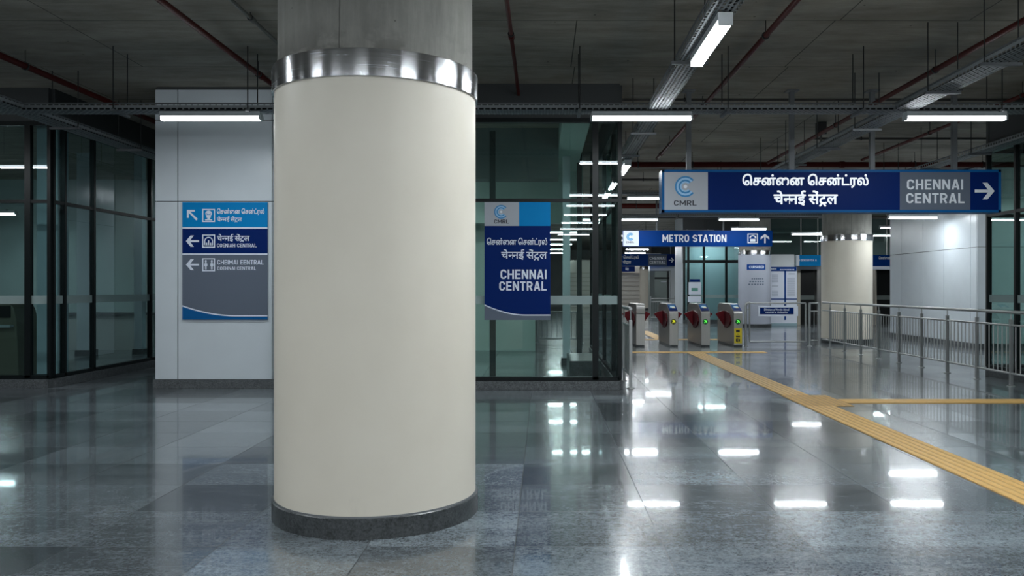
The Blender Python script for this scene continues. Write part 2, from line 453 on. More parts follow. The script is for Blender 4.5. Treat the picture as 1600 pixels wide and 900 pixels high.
# ------------------------------------------------------------------ lettering
TS = 0.165
def arc(cx, cy, rx, ry, a0, a1, n=10):
    return [(cx + rx * math.cos(math.radians(a0 + (a1 - a0) * i / n)), cy + ry * math.sin(math.radians(a0 + (a1 - a0) * i / n))) for i in range(n + 1)]

def ribbon(pts, t, closed=False):
    n = len(pts); L_, R_ = [], []
    for i in range(n):
        p = Vector(pts[i])
        if closed or 0 < i < n - 1:
            a = (p - Vector(pts[i - 1])).normalized(); b = (Vector(pts[(i + 1) % n]) - p).normalized()
        elif i == 0:
            a = b = (Vector(pts[1]) - p).normalized()
        else:
            a = b = (p - Vector(pts[i - 1])).normalized()
        na, nb = Vector((-a.y, a.x)), Vector((-b.y, b.x))
        m = (na + nb)
        m = m.normalized() if m.length > 1e-4 else na
        k = 1.0 / max(0.42, m.dot(na))
        L_.append(p + m * t / 2 * k); R_.append(p - m * t / 2 * k)
    vs = L_ + R_
    fs = [(i, (i + 1) % n, n + (i + 1) % n, n + i) for i in range(n if closed else n - 1)]
    return [tuple(v) for v in vs], fs

def letter(ch, t=TS):
    h = t / 2; b, T = h, 1 - h
    W = {'I': t, 'M': 0.76, 'T': 0.54, 'L': 0.50, 'E': 0.52, 'A': 0.64, 'N': 0.62, 'H': 0.60, 'W': 0.85, '.': t, ' ': 0.26}.get(ch, 0.58)
    l, r = h, W - h; m = W / 2; rx = (r - l) / 2; ry = rx * 1.05
    S = []
    def s(*p, c=False): S.append((list(p), c))
    if ch == 'I': s((m, 0), (m, 1))
    elif ch == 'H': s((l, 0), (l, 1)); s((r, 0), (r, 1)); s((l, .5), (r, .5))
    elif ch == 'E': s((W, T), (l, T), (l, b), (W, b)); s((l, .51), (W * .93, .51))
    elif ch == 'F': s((W, T), (l, T), (l, 0)); s((l, .5), (W * .9, .5))
    elif ch == 'L': s((l, 1), (l, b), (W, b))
    elif ch == 'T': s((0, T), (W, T)); s((m, 0), (m, T))
    elif ch == 'N': s((l, 0), (l, 1)); s((r, 0), (r, 1)); s((l + h * .3, 1 - h * .6), (r - h * .3, h * .6))
    elif ch == 'M': s((l, 0), (l, 1)); s((r, 0), (r, 1)); s((l, T), (m, .32), (r, T))
    elif ch == 'A': s((h, 0), (m - h * .25, 1)); s((W - h, 0), (m + h * .25, 1)); s((W * .2, .27), (W * .8, .27))
    elif ch == 'V': s((h, 1), (m, h), (W - h, 1))
    elif ch == 'C' or ch == 'G':
        p = arc(m, T - ry, rx, ry, -8, 180) + arc(m, b + ry, rx, ry, 180, 368 if ch == 'C' else 360)
        if ch == 'G': p += [(r, .47), (m, .47)]
        s(*p)
    elif ch in 'OQ0': s(*(arc(m, T - ry, rx, ry, 0, 180) + arc(m, b + ry, rx, ry, 180, 360)), c=True)
    elif ch == 'U': s(*([(l, 1)] + arc(m, b + ry, rx, ry, 180, 360) + [(r, 1)]))
    elif ch == 'J': s(*([(r, 1)] + arc(m, b + ry, rx, ry, 0, -180)))
    elif ch in 'RPB':
        q = .245 if ch != 'B' else .225
        s(*([(l, T)] + arc(r - q, T - q + .01, q, q, 90, -90) + [(l, T - 2 * q + .01)]))
        s((l, 0), (l, 1))
        if ch == 'R': s((m, T - 2 * q + .02), (r, 0))
        if ch == 'B': s(*([(l, b)] + arc(r - q, b + q, q, q, -90, 90) + [(l, b + 2 * q)]))
    elif ch == 'D': s(*([(l, T), (m - .02, T)] + arc(m, T - ry, rx, ry, 90, 0) + arc(m, b + ry, rx, ry, 0, -90) + [(l, b)])); s((l, 0), (l, 1))
    elif ch == 'S':
        q = .22
        s(*(arc(m, T - q, rx, q, 15, 180) + arc(m, T - q, rx, q, 180, 250, 4) + arc(m, b + q, rx, q, 70, 0, 4) + arc(m, b + q, rx, q, 0, -165)))
    elif ch == 'Y': s((h, 1), (m, .45), (W - h, 1)); s((m, 0), (m, .45))
    elif ch == 'K': s((l, 0), (l, 1)); s((W - h, 1), (l, .4)); s((m * .8, .5), (W - h, 0))
    elif ch == '1': s((l, .75), (m, T), (m, 0))
    elif ch == '.': s((m, 0), (m, t))
    return W, S

def caps(text, t=TS, gap=0.11):
    vs, fs, x = [], [], 0.0
    for ch in text:
        W, S = letter(ch, t)
        for k, (pts, c) in enumerate(S):
            a, f = ribbon(pts, t, c)
            o = len(vs); vs += [(p[0] + x, p[1], k) for p in a]; fs += [tuple(i + o for i in q) for q in f]
        x += W + gap
    return vs, fs

def glyphs(text, fat=0.0):
    """outlines of Tamil or Devanagari letters from Blender's own built-in font, made bolder by overlapping copies"""
    cu = bpy.data.curves.new('text', 'FONT'); cu.body = text; cu.resolution_u = 4
    o = bpy.data.objects.new('text', cu); C.objects.link(o)
    dg = bpy.context.evaluated_depsgraph_get(); dg.update()
    me = bpy.data.meshes.new_from_object(o.evaluated_get(dg), depsgraph=dg)
    vs = [(v.co.x, v.co.y) for v in me.vertices]; fs = [tuple(p.vertices) for p in me.polygons]
    bpy.data.objects.remove(o); bpy.data.curves.remove(cu); bpy.data.meshes.remove(me)
    return embolden(vs, fs, fat) if fat else (vs, fs)

def embolden(vs, fs, fat):
    V, F = [], []
    for i in range(8):
        a = math.pi * i / 4; dx, dy = fat * math.cos(a), fat * math.sin(a); o = len(V)
        V += [(q[0] + dx, q[1] + dy, i + (8 * q[2] if len(q) > 2 else 0)) for q in vs]; F += [tuple(k + o for k in f) for f in fs]
    return V, F

def bounds(vs):
    xs = [v[0] for v in vs]; ys = [v[1] for v in vs]
    return min(xs), min(ys), max(xs), max(ys)

def clip_right(vs, fs, x):
    bm = bmesh.new(); bv = [bm.verts.new((a, b, 0)) for a, b in vs]
    for f in fs:
        try: bm.faces.new([bv[i] for i in f])
        except ValueError: pass
    bmesh.ops.bisect_plane(bm, geom=bm.verts[:] + bm.edges[:] + bm.faces[:], plane_co=(x, 0, 0), plane_no=(1, 0, 0), clear_outer=True)
    bm.verts.index_update()
    V = [(v.co.x, v.co.y) for v in bm.verts]; F = [tuple(v.index for v in f.verts) for f in bm.faces]
    bm.free(); return V, F

def hindi(fat=0.016):
    """the two-word station name, with the half letter and the conjunct put together by hand"""
    V, F = [], []
    x = 0.0
    def put(vs, fs, gap=-0.01):
        nonlocal x
        b = bounds(vs); o = len(V)
        V.extend((q[0] - b[0] + x, q[1]) for q in vs); F.extend(tuple(i + o for i in f) for f in fs)
        w = b[2] - b[0]; x0 = x; x += w + gap
        return x0, w, b
    put(*glyphs('चे'))
    na = glyphs('न'); b = bounds(na[0])
    put(*clip_right(na[0], na[1], b[2] - 0.30 * (b[2] - b[0])), -0.02)
    put(*glyphs('न')); put(*glyphs('ई'))
    x += 0.22
    put(*glyphs('सें'))
    x0, w, bb = put(*glyphs('ट'))
    cx, zy = x0 + w * 0.45, bb[1] + 0.02
    for p in ([(cx, zy + .06), (cx - .19, zy - .17)], [(cx, zy + .06), (cx + .19, zy - .17)]):
        a, f = ribbon(p, 0.07); o = len(V); V.extend(a); F.extend(tuple(i + o for i in q) for q in f)
    put(*glyphs('ल'))
    return embolden(V, F, fat)

TAMIL = 'ெசன்ைன ெசன்ட்ரல்'
_cache = {}
def cached(key, fn):
    if key not in _cache: _cache[key] = fn()
    return _cache[key]
def tamil(fat=0.022): return cached(('t', fat), lambda: glyphs(TAMIL, fat))
def hindi_(fat=0.016): return cached(('h', fat), lambda: hindi(fat))

def place(shape, rect, Y, name, mat, parent, rot=None, kind=None):
    """stretch a 2-D shape over rect = (x0, x1, z0, z1) on a face at depth Y that looks towards -Y"""
    vs, fs = shape
    b = bounds(vs); x0, x1, z0, z1 = rect
    m = MB()
    # strokes that cross lie in layers a fraction of a millimetre apart, like cut vinyl
    m.add([(x0 + (q[0] - b[0]) / (b[2] - b[0]) * (x1 - x0), Y - (q[2] * .00025 if len(q) > 2 else 0), z0 + (q[1] - b[1]) / (b[3] - b[1]) * (z1 - z0)) for q in vs], fs)
    return m.build_flat(name, mat, parent)

def build_flat(self, name, mat, parent):
    off = Vector((0, 0, 0)); p = parent
    while p is not None: off += p.location; p = p.parent
    me = bpy.data.meshes.new(name); me.from_pydata([tuple(Vector(q) - off) for q in self.v], [], self.f)
    me.materials.append(mat)
    o = bpy.data.objects.new(name, me); C.objects.link(o); o.parent = parent
    return o
MB.build_flat = build_flat

def prect(x0, x1, y0, y1, Y):
    a, b = px(x0, y1, Y), px(x1, y0, Y)
    return (a.x, b.x, a.z, b.z)

def arrow(turn=0):
    """turn 0 points right; counted in eighths anticlockwise"""
    quads = [[(.40, 1), (.66, 1), (1.02, .5), (.74, .5)], [(.40, 0), (.66, 0), (1.02, .5), (.74, .5)], [(0, .415), (.86, .415), (.86, .585), (0, .585)]]
    a = math.pi / 4 * turn; vs, fs = [], []
    for k, q in enumerate(quads):
        o = len(vs)
        for x, y in q:
            x, y = x - .5, y - .5
            vs.append((x * math.cos(a) - y * math.sin(a), x * math.sin(a) + y * math.cos(a), k))
        fs.append(tuple(range(o, o + 4)))
    return vs, fs

def corner_arrow():
    vs = [(0, 1, 0), (0, .25, 0), (.17, .25, 0), (.17, .83, 0), (.72, .83, 0), (.72, 1, 0), (.10, .80, 1), (.86, 0, 1), (1, .14, 1), (.22, .92, 1)]
    return vs, [(0, 1, 2, 3), (0, 3, 4, 5), (6, 7, 8, 9)]

def ring_arc(r0, r1, a0=40, a1=320, n=40):
    o = arc(0, 0, r1, r1, a0, a1, n); i = arc(0, 0, r0, r0, a0, a1, n)
    return o + i, [(k, k + 1, n + 2 + k, n + 1 + k) for k in range(n)]

def merge(*shapes):
    V, F = [], []
    for k, (v, f) in enumerate(shapes):
        o = len(V); V += [(q[0], q[1], k) for q in v]; F += [tuple(i + o for i in q) for q in f]
    return V, F

def shift(shape, dx, dy, s=1.0): return [(q[0] * s + dx, q[1] * s + dy) + tuple(q[2:]) for q in shape[0]], shape[1]
def disc(r, n=24): return arc(0, 0, r, r, 0, 360 - 360 / n, n - 1), [tuple(range(n))]
def rects(*rs):
    V, F = [], []
    for x0, x1, y0, y1 in rs:
        o = len(V); V += [(x0, y0), (x1, y0), (x1, y1), (x0, y1)]; F.append((o, o + 1, o + 2, o + 3))
    return V, F

def logo(cx, cy, r, Y, parent):
    """concentric letter C rings round a pale dot"""
    c = px(cx, cy, Y); k = r * Y / 1300.0
    def put(shape, mat, name, dy):
        vs, fs = shape
        m = MB(); m.add([(c.x + q[0] * k, Y - dy, c.z + q[1] * k) for q in vs], fs); m.build_flat(name, mat, parent)
    put(merge(ring_arc(.84, 1.0, 38, 322), ring_arc(.50, .66, 40, 320)), M['logo_blue'], 'logo_ring', .001)
    put(merge(ring_arc(.66, .84, 39, 321), ring_arc(.36, .50, 42, 318)), M['logo_pale'], 'logo_ring', .001)
    put(disc(.17), M['sign_white'], 'logo_dot', .001)

def icon_frame(x0, x1, y0, y1, Y, parent, mat):
    x0, x1, z0, z1 = prect(x0, x1, y0, y1, Y); t = (x1 - x0) * .085
    sh = rects((x0, x1, z0, z0 + t), (x0, x1, z1 - t, z1), (x0, x0 + t, z0 + t, z1 - t), (x1 - t, x1, z0 + t, z1 - t))
    return place(sh, (x0, x1, z0, z1), Y, 'icon_frame', mat, parent)

# ------------------------------------------------------------------ room shell
def struct(name, mb, mat, **k):
    o = mb.build(name, mat, **k); o['kind'] = 'structure'; return o

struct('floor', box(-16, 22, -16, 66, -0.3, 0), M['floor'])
struct('ceiling', box(-16, 22, -16, 66, CEIL, CEIL + 0.3), M['ceiling'])
struct('wall_left', box(-16.3, -16, -16, 66, 0, CEIL), M['wall_dark'])
struct('wall_right', box(22, 22.3, -16, 66, 0, CEIL), M['wall_mid'])
struct('wall_back', box(-16, 22, -16.3, -16, 0, CEIL), M['wall_mid'])
struct('wall_far', box(-16, 22, 66, 66.3, 0, CEIL), M['wall_mid'])

def panel_wall(name, x0, x1, y0, y1, faces, gap=0.012):
    """a clad pier: dark core, pale panels with open joints, granite plinth. faces: list of (axis, coordinate, splits along, splits up)"""
    root = empty(name, ((x0 + x1) / 2, (y0 + y1) / 2, 0), kind='structure')
    box(x0 + .02, x1 - .02, y0 + .02, y1 - .02, 0, CEIL).build('core', M['groove'], root)
    m = MB()
    for ax, c, us, zs in faces:
        for i in range(len(us) - 1):
            for j in range(len(zs) - 1):
                a0, a1, b0, b1 = us[i] + gap / 2, us[i + 1] - gap / 2, zs[j] + gap / 2, zs[j + 1] - gap / 2
                if ax == '-y': m.box(a0, a1, c, c + .03, b0, b1)
                elif ax == '+x': m.box(c - .03, c, a0, a1, b0, b1)
                else: m.box(c, c + .03, a0, a1, b0, b1)
    m.build('cladding', M['white_panel'], root, bevel=.002)
    box(x0 - .02, x1 + .02, y0 - .02, y1 + .02, 0, .134).build('plinth', M['granite_light'], root, bevel=.004)
    return root
ZS = [.134, 2.79, 4.0, 4.46]
w = panel_wall('wall_centre', -5.78, -3.95, 12.4, 17.5, [('-y', 12.4, [-5.78, -5.44, -4.03, -3.95], ZS), ('-x', -5.78, [12.43, 14, 15.6, 17.5], ZS), ('+x', -3.95, [12.43, 14, 15.6, 17.5], ZS)])
tag(w, 'white panelled pier with a wayfinding sign between the glass walls', 'wall')
w = panel_wall('wall_right_front', 10.6, 15.0, 20.3, 25.4, [('-x', 10.6, [20.33, 20.62, 22.0, 23.2, 24.6, 25.4], [.134, 2.5, 4.46]), ('-y', 20.3, [10.6, 11.9, 13.4, 15.0], [.134, 2.5, 4.46])])
tag(w, 'white panelled pier behind the long steel railing', 'wall')

def glazing(name, runs, top, z_tr, label, mat, frost=True, solid_back=None):
    """runs: (axis, fixed coordinate, list of mullion positions, mullion widths)"""
    r0 = runs[0]
    loc = (r0[2][0], r0[1], 0) if r0[0] == 'x' else (r0[1], r0[2][0], 0)
    root = empty(name, loc, label, 'glass wall', kind='structure')
    for ax, c, pos in runs:
        a0, a1 = pos[0], pos[-1]
        def bx(u0, u1, d0, d1, z0, z1):
            return box(u0, u1, c + d0, c + d1, z0, z1) if ax == 'x' else box(c + d0, c + d1, u0, u1, z0, z1)
        bx(a0, a1, -.06, .06, 0, .134).build('plinth', M['granite_light'], root, bevel=.004)
        bx(a0, a1, -.045, .045, top, CEIL).build('bulkhead', M['bulkhead'], root)
        bx(a0, a1, -.05, .05, top - .045, top + .02).build('head_rail', M['mullion'], root)
        bx(a0, a1, -.04, .04, .134, .19).build('sill_rail', M['mullion'], root)
        bx(a0, a1, -.035, .035, z_tr - .025, z_tr + .025).build('transom', M['mullion'], root)
        for p in pos:
            wd = .044 if p in (.775, -7.72) else .026
            bx(p - wd, p + wd, -.04, .04, .15, top).build('mullion', M['mullion'], root)
        for i in range(len(pos) - 1):
            bx(pos[i] + .02, pos[i + 1] - .02, -.005, .005, .19, z_tr - .02).build('pane', mat, root)
            bx(pos[i] + .02, pos[i + 1] - .02, -.005, .005, z_tr + .02, top - .04).build('pane', mat, root)
            if frost:
                bx(pos[i] + .03, pos[i + 1] - .03, *((.0065, .0085) if c == -7.4 else (-.0085, -.0065)), 1.26, 1.385).build('frosted_band', M['frost'], root)
    return root

TOP = 3.98
glazing('window_1', [('x', 12.5, [-12.5, -10.6, -9.2, -7.72, -7.4]), ('y', -7.4, [12.55, 12.84, 13.68, 15.67, 17.6, 19.6, 21.6])], TOP, 2.8,
        'dark glass corner enclosure left of the white pier', M['glass_dark'])
glazing('window_2', [('x', 12.26, [-3.93, -2.4, .775, 1.13]), ('y', 1.13, [12.32, 13.2, 15.2, 17.2, 19.2])], TOP, 2.79,
        'green glass enclosure behind the cream column', M['glass'])
glazing('window_3', [('y', 7.64, [6.4, 8.2, 10.0, 11.7, 13.4, 14.25]), ('x', 14.3, [7.66, 9.6, 11.6])], 3.85, 2.74,
        'glass enclosure beside the long steel railing at the picture edge', M['glass'])

# ------------------------------------------------------------------ columns
def column(loc, R, label, clad, n=96, clad_name='cladding'):
    root = empty('column', loc, label, 'column', kind='thing')
    x, y, _ = loc; c = (x, y, 0)
    MB().lathe([(.02, 2.7), (R * .966, 2.7), (R * .966, CEIL - .002), (.02, CEIL - .002)], c, n).build('concrete_shaft', M['concrete'], root)
    MB().lathe([(R * .9, .11), (R, .11), (R, 2.775), (R * .9, 2.775)], c, n).build(clad_name, clad, root)
    MB().lathe([(R * .93, 2.766), (R + .014, 2.766), (R + .014, 2.925), (R + .010, 2.931), (R * .93, 2.931)], c, n).build('steel_collar', M['ring'], root)
    MB().lathe([(R * .9, 0), (R + .016, 0), (R + .016, .122), (R + .010, .128), (R * .9, .128)], c, n).build('granite_base', M['granite'], root)
    MB().lathe([(R * .95, .126), (R + .008, .126), (R + .006, .136), (R * .95, .136)], c, n).build('base_seal', M['galv'], root)
    return root
column((-1.12, 5.625, 0), .6636, 'large cream round column in front with steel collar and granite base', M['cream'], 144)
column((8.29, 22.7, 0), .6636, 'cream round column standing behind the steel railing under the big sign', M['cream'], 72)
pale_column = column((8.148, 32.0, 0), .614, 'pale grey round column with notices, left of the map board', M['pale_clad'], 64)
column((6.84, 57.0, 0), .64, 'small distant cream column beyond the ticket gates', M['cream'], 48)

# ------------------------------------------------------------------ batten lights
def make_light(loc, label, along='x', group='batten ceiling lights'):
    root = empty('ceiling_light', loc, label, 'ceiling light', group)
    x, y, z = loc
    L_, hw = .625, .062
    def q(u0, u1, v0, v1, z0, z1): return box(x + u0, x + u1, y + v0, y + v1, z + z0, z + z1)
    q(-L_, L_, -hw, hw, .045, .105).build('housing', M['lamp_body'], root, bevel=.004)
    prof = [(-.055, .045), (-.055, .012), (-.040, 0), (.040, 0), (.055, .012), (.055, .045)]
    m = MB(); m.prism(prof, lambda a, b: (x - L_ + .012, y + a, z + b), lambda a, b: (x + L_ - .012, y + a, z + b))
    df = m.build('diffuser', M['lamp'], root)
    df.data.materials.append(M['lamp_side'])
    for p in df.data.polygons: p.material_index = 0 if p.normal.z < -.3 else 1
    for s in (-1, 1):
        q(s * L_ - .012, s * L_ + .012, -.058, .058, -.002, .06).build('end_cap', M['lamp_body'], root)
    for s in (-.4, .4):
        q(s - .02, s + .02, -.02, .02, .10, .135).build('bracket', M['galv'], root)
    if along == 'y': root.rotation_euler.z = math.pi / 2
    return root
LZ = 3.60
l0 = make_light((1.235, 10.42, LZ), 'lit batten light under the cross tray above the green glass corner')
def light(x, y, label, group=None, z=LZ, along='x'):
    r = dup(l0, (x, y, z), label, group)
    r.rotation_euler.z = math.pi / 2 if along == 'y' else 0
    return r
light(-4.15, 10.42, 'lit batten light under the cross tray in front of the white pier')
light(5.16, 10.42, 'lit batten light under the cross tray above the right-pointing arrow of the big sign')
light(-8.9, 10.42, 'batten light seen mirrored in the dark glass corner enclosure')
light(1.46, 7.27, 'brightest batten light, slung lengthwise under the perforated tray at the top', along='y')
light(1.46, 5.42, 'batten light on the lengthwise tray cut by the top edge of the picture', along='y')
light(1.46, 14.9, 'short-looking lengthwise batten light beside the green glass corner', along='y')
FAR = 'batten lights in rows over the far hall'
for (x, y, z, lab) in [(2.62, 19.7, LZ, 'batten light end-on to the left rim of the big sign'),
                       (6.1, 19.7, LZ, 'batten light of the row behind the big sign, mirrored in the floor'),
                       (8.85, 19.7, LZ, 'batten light of the row behind the big sign arrow, mirrored in the floor'),
                       (9.6, 21.6, 3.30, 'batten light close in front of the white pier behind the railing'),
                       (2.95, 25.9, LZ, 'batten light just above the white end of the metro sign'),
                       (.92, 25.9, LZ, 'batten light of the first row seen through the green glass'),
                       (6.1, 25.9, LZ, 'batten light hidden partly by the lower rim of the big sign'),
                       (9.6, 30.0, 3.41, 'batten light beside the concrete top of the cream column behind the railing'),
                       (11.2, 40.0, LZ, 'batten light to the right of the metro sign')]:
    light(x, y, lab, FAR, z)
for x, y in [(.85, 31.8), (3.1, 33.7), (.85, 36.5), (5.6, 40.2), (.8, 40.5), (5.2, 45.8), (.9, 45.8), (5.6, 50.5), (1.0, 50.5), (9.5, 46), (14, 40), (14, 33.7)]:
    light(x, y, 'small distant batten light far down the hall', FAR)
NEAR = 'batten lights mirrored in the glass and steel'  # some rows known from reflections, the rest added to brighten column and floor
for y in (5.5, 3.1, .4, -2.5, -5.3, -8.5):
    for x in (-8.9, -4.15, -1.5, 1.23, 5.16, 9.3):
        if y > 1 and x == -1.5: continue
        light(x, y, 'out-of-view batten light in rows partly mirrored, partly added for brightness', NEAR)
for x, y in ((-2.6, 14.3), (-2.6, 17.3)):  # unseen lamps added to brighten the green interior
    light(x, y, 'added batten light inside the green glass enclosure, unseen behind the cream column', 'added batten lights inside the green glass', z=3.3)
for x, y in ((-13.6, 14.6), (-12.6, 17.6), (-13.6, 20.5)):  # added out of view to lift the dark interior
    light(x, y, 'added batten light inside the dark glass enclosure, unseen beyond the picture edge', 'added batten lights inside the dark glass', z=3.3)
for x, y in ((12.6, 16.4), (12.6, 18.4), (11.5, 12.6)):  # unseen lamps added to light the pier front behind this glass
    light(x, y, 'added unseen batten light beyond the glass at the picture edge', 'added batten lights beyond the picture edge')
light(-6.6, 18.65, 'added batten light in the dark passage, unseen behind the white pier', along='y')  # lamp added to light the passage floor
for x, y in ((6.9, 53), (3.4, 47.5), (4.2, 31.7), (5.9, 31.7), (7.4, 29.9), (10.7, 29.3), (3.9, 37.2), (7.3, 35.8), (12.5, 29.3)):  # extra lamps added out of sight to brighten the far hall
    light(x, y, 'added batten light brightening the far hall, hidden behind a sign or column', 'added hidden batten lights of the far hall')

# ------------------------------------------------------------------ cable trays
def tray(name, p0, p1, w_, label, rods, brackets, z=3.72, flange=.075):
    """perforated tray from p0 to p1 (x, y); built along its own X and turned"""
    d = Vector(p1) - Vector(p0); Ln = d.length; ang = math.atan2(d.y, d.x)
    root = empty(name, (p0[0], p0[1], z), label, 'cable tray', 'perforated cable trays')
    def loc(mb, nm, mat, par=root, **k):
        o = mb.build_local(nm, mat, par); return o
    m = MB(); t = .002
    m.box(0, Ln, -w_ / 2, w_ / 2, 0, t); m.box(0, Ln, -w_ / 2, -w_ / 2 + t, 0, flange); m.box(0, Ln, w_ / 2 - t, w_ / 2, 0, flange)
    bed = m.build_local('tray_bed', M['perf'], root)
    e = MB(); e.box(0, Ln, -w_ / 2 - .006, -w_ / 2 + .006, flange - .008, flange + .008); e.box(0, Ln, w_ / 2 - .006, w_ / 2 + .006, flange - .008, flange + .008)
    e.build_local('tray_lip', M['galv'], root)
    cb = MB()
    for k, y in enumerate((-.3, -.1, .12, .3)):
        cb.tube([(0.02, y * w_, .022), (Ln - .02, y * w_, .022)], .016 + .004 * (k % 2), 6)
    cb.build_local('cable_run', M['black'], root)
    for u in rods:
        for s in (-1, 1):
            MB().tube([(u, s * (w_ / 2 + .028), -.02), (u, s * (w_ / 2 + .028), CEIL - z)], .007, 6).build_local('hanger_rod', M['rod'], root)
    for u in brackets:
        MB().box(u - .02, u + .02, -w_ / 2 - .06, w_ / 2 + .06, -.03, 0).build_local('cross_bracket', M['galv'], root)
    root.rotation_euler.z = ang
    return root
def build_local(self, name, mat, parent):
    me = bpy.data.meshes.new(name); me.from_pydata(self.v, [], self.f); me.polygons.foreach_set('use_smooth', self.s)
    bm = bmesh.new(); bm.from_mesh(me); bmesh.ops.recalc_face_normals(bm, faces=bm.faces[:]); bm.to_mesh(me); bm.free()
    me.materials.append(mat); o = bpy.data.objects.new(name, me); C.objects.link(o); o.parent = parent
    return o
MB.build_local = build_local

X0 = -14.0
xr = [-9.5, -7.4, -5.33, -3.66, -1.6, .46, 2.30, 3.98, 5.70, 7.0]
tray('cable_tray', (X0, 10.5), (7.55, 10.5), .30, 'long cross tray carrying lights from the dark glass to the picture edge', [x - X0 for x in xr], [x - X0 for x in xr])
ys = [2.1, 4.1, 6.1, 8.15]
tray('cable_tray', (1.44, 1.0), (1.44, 10.34), .24, 'perforated tray running lengthwise above the brightest batten light', [y - 1 for y in ys], [y - 1 for y in ys])
ys = [11.9, 13.9, 15.9]
tray('cable_tray', (1.44, 10.66), (1.44, 17.9), .24, 'lengthwise tray running on past the green glass corner', [y - 10.66 for y in ys], [y - 10.66 for y in ys])
ys = [2.0, 4.0, 6.0, 8.2, 9.4]
tray('cable_tray', (4.52, 1.0), (4.52, 10.34), .28, 'pale perforated tray slanting in from the top corner above the big sign', [y - 1 for y in ys], [y - 1 for y in ys])
ys = [11.6, 13.2, 14.9, 16.6]
tray('cable_tray', (4.52, 10.66), (4.52, 18.0), .28, 'tray with wide brackets running down behind the big sign', [y - 10.66 for y in ys], [y - 10.66 for y in ys])
ys = [12.0, 13.7, 15.5, 17.2]
tray('cable_tray', (7.2, 10.66), (7.2, 18.0), .24, 'tray running down beside the glass enclosure at the picture edge', [y - 10.66 for y in ys], [y - 10.66 for y in ys])
ys = [2.5, 5, 7.5, 9.8]
tray('cable_tray', (-6.6, 1.0), (-6.6, 10.34), .30, 'dim tray entering over the dark glass corner', [y - 1 for y in ys], [y - 1 for y in ys])
ys = [11.5, 13.3, 15.1, 17]
tray('cable_tray', (-6.6, 10.66), (-6.6, 20.0), .30, 'dim tray running into the dark passage beside the white pier', [y - 10.66 for y in ys], [y - 10.66 for y in ys])
for y, lab in ((19.78, 'first cross tray behind the big sign'), (26.0, 'second cross tray behind the big sign'), (33.8, 'distant cross tray over the notice board')):
    xs = [1.8, 4.2, 6.6, 8.7]
    tray('cable_tray', (1.3, y), (9.9 if y < 30 else 13.5, y), .28, lab, [x - 1.3 for x in xs], [x - 1.3 for x in xs])

# ------------------------------------------------------------------ pipes
def pipe(pts, r, mat, label, hangers=(), name='sprinkler_pipe', cat='pipe', couplings=(), group=None):
    root = empty(name, pts[0], label, cat, group)
    MB().tube(pts, r, 12).build('pipe_run', mat, root)
    for p in hangers:
        m = MB(); m.tube([(p[0], p[1], p[2] + r), (p[0], p[1], CEIL)], .006, 6)
        m.build('hanger_rod', M['rod'], root)
        MB().tube([(p[0] - .012, p[1], p[2]), (p[0] + .012, p[1], p[2])] if abs(pts[1][0] - pts[0][0]) > abs(pts[1][1] - pts[0][1]) else [(p[0], p[1] - .012, p[2]), (p[0], p[1] + .012, p[2])], r + .012, 12).build('pipe_clamp', M['rod'], root)
    for p, ax in couplings:
        d = Vector((.05, 0, 0)) if ax == 'x' else Vector((0, .05, 0))
        MB().tube([Vector(p) - d, Vector(p) + d], r + .012, 12).build('coupling', mat, root)
    return root
def ypipe(x, z, y0, y1, r, mat, label, hy=(), cy=(), **k):
    return pipe([(x, y0, z), (x, y1, z)], r, mat, label, [(x, y, z) for y in hy], couplings=[((x, y, z), 'y') for y in cy], **k)
def xpipe(y, z, x0, x1, r, mat, label, hx=(), cx=(), **k):
    return pipe([(x0, y, z), (x1, y, z)], r, mat, label, [(x, y, z) for x in hx], couplings=[((x, y, z), 'x') for x in cx], **k)
ypipe(2.50, 4.33, 1, 18.2, .032, M['red_pipe'], 'red pipe slanting down between the two lengthwise trays', (5.2, 9.33, 13.0, 16.4), (14.2, 17.6))
ypipe(4.93, 4.24, 1, 18.2, .034, M['red_pipe'], 'red pipe running beside the pale tray in the top corner', (4, 7.4, 10.45, 14, 16.5), ())
ypipe(6.98, 4.30, 10.8, 18.2, .030, M['red_pipe'], 'thin red pipe slanting above the arrow end of the big sign', (12.1, 15.0), ())
ypipe(-3.76, 4.33, 1, 12.36, .034, M['red_pipe'], 'red pipe disappearing behind the cream column', (7, 11.0), (11.1,))
ypipe(-6.53, 4.30, 1, 20.0, .040, M['red_pipe'], 'red pipe over the dark glass corner', (6.2, 10.5, 15), ())
ypipe(-.355, 4.34, 1, 12.2, .024, M['red_pipe'], 'red pipe running straight down the ceiling beside the cream column', (5.0, 9.3), (9.4,))
ypipe(-3.18, 4.44, 1, 12.36, .022, M['grey_pipe'], 'grey conduit tight to the ceiling above the cream column', (9.05,), (9.1,), name='conduit', cat='conduit')
xpipe(12.9, 4.42, 1.2, 11.5, .020, M['dark_pipe'], 'thin dark conduit crossing the ceiling above the big sign', (2.2, 5.9, 9), (), name='conduit', cat='conduit')
xpipe(18.35, 4.22, 1.25, 10.4, .062, M['red_pipe'], 'thick red main crossing just above the big sign', (2.1, 3.3, 5.6, 8.2, 9.7), (6.6,))
xpipe(27.6, 4.22, 1.3, 10.3, .085, M['red_pipe'], 'second thick red main, lower left of the big sign', (2.0, 3.1, 6), ())
xpipe(16.2, 4.41, 5.2, 10.5, .022, M['dark_pipe'], 'dark conduit crossing above the arrow end of the big sign', (6.2, 9.2), (), name='conduit', cat='conduit')
xpipe(21.5, 4.30, 1.3, 10.3, .030, M['dark_pipe'], 'dark conduit under the ceiling left of the big sign', (2.6, 5, 8), (), name='conduit', cat='conduit')
xpipe(23.6, 4.05, 1.3, 10.2, .03, M['dark_pipe'], 'lower dark conduit left of the big sign', (2.2, 3.6, 7), (), name='conduit', cat='conduit')
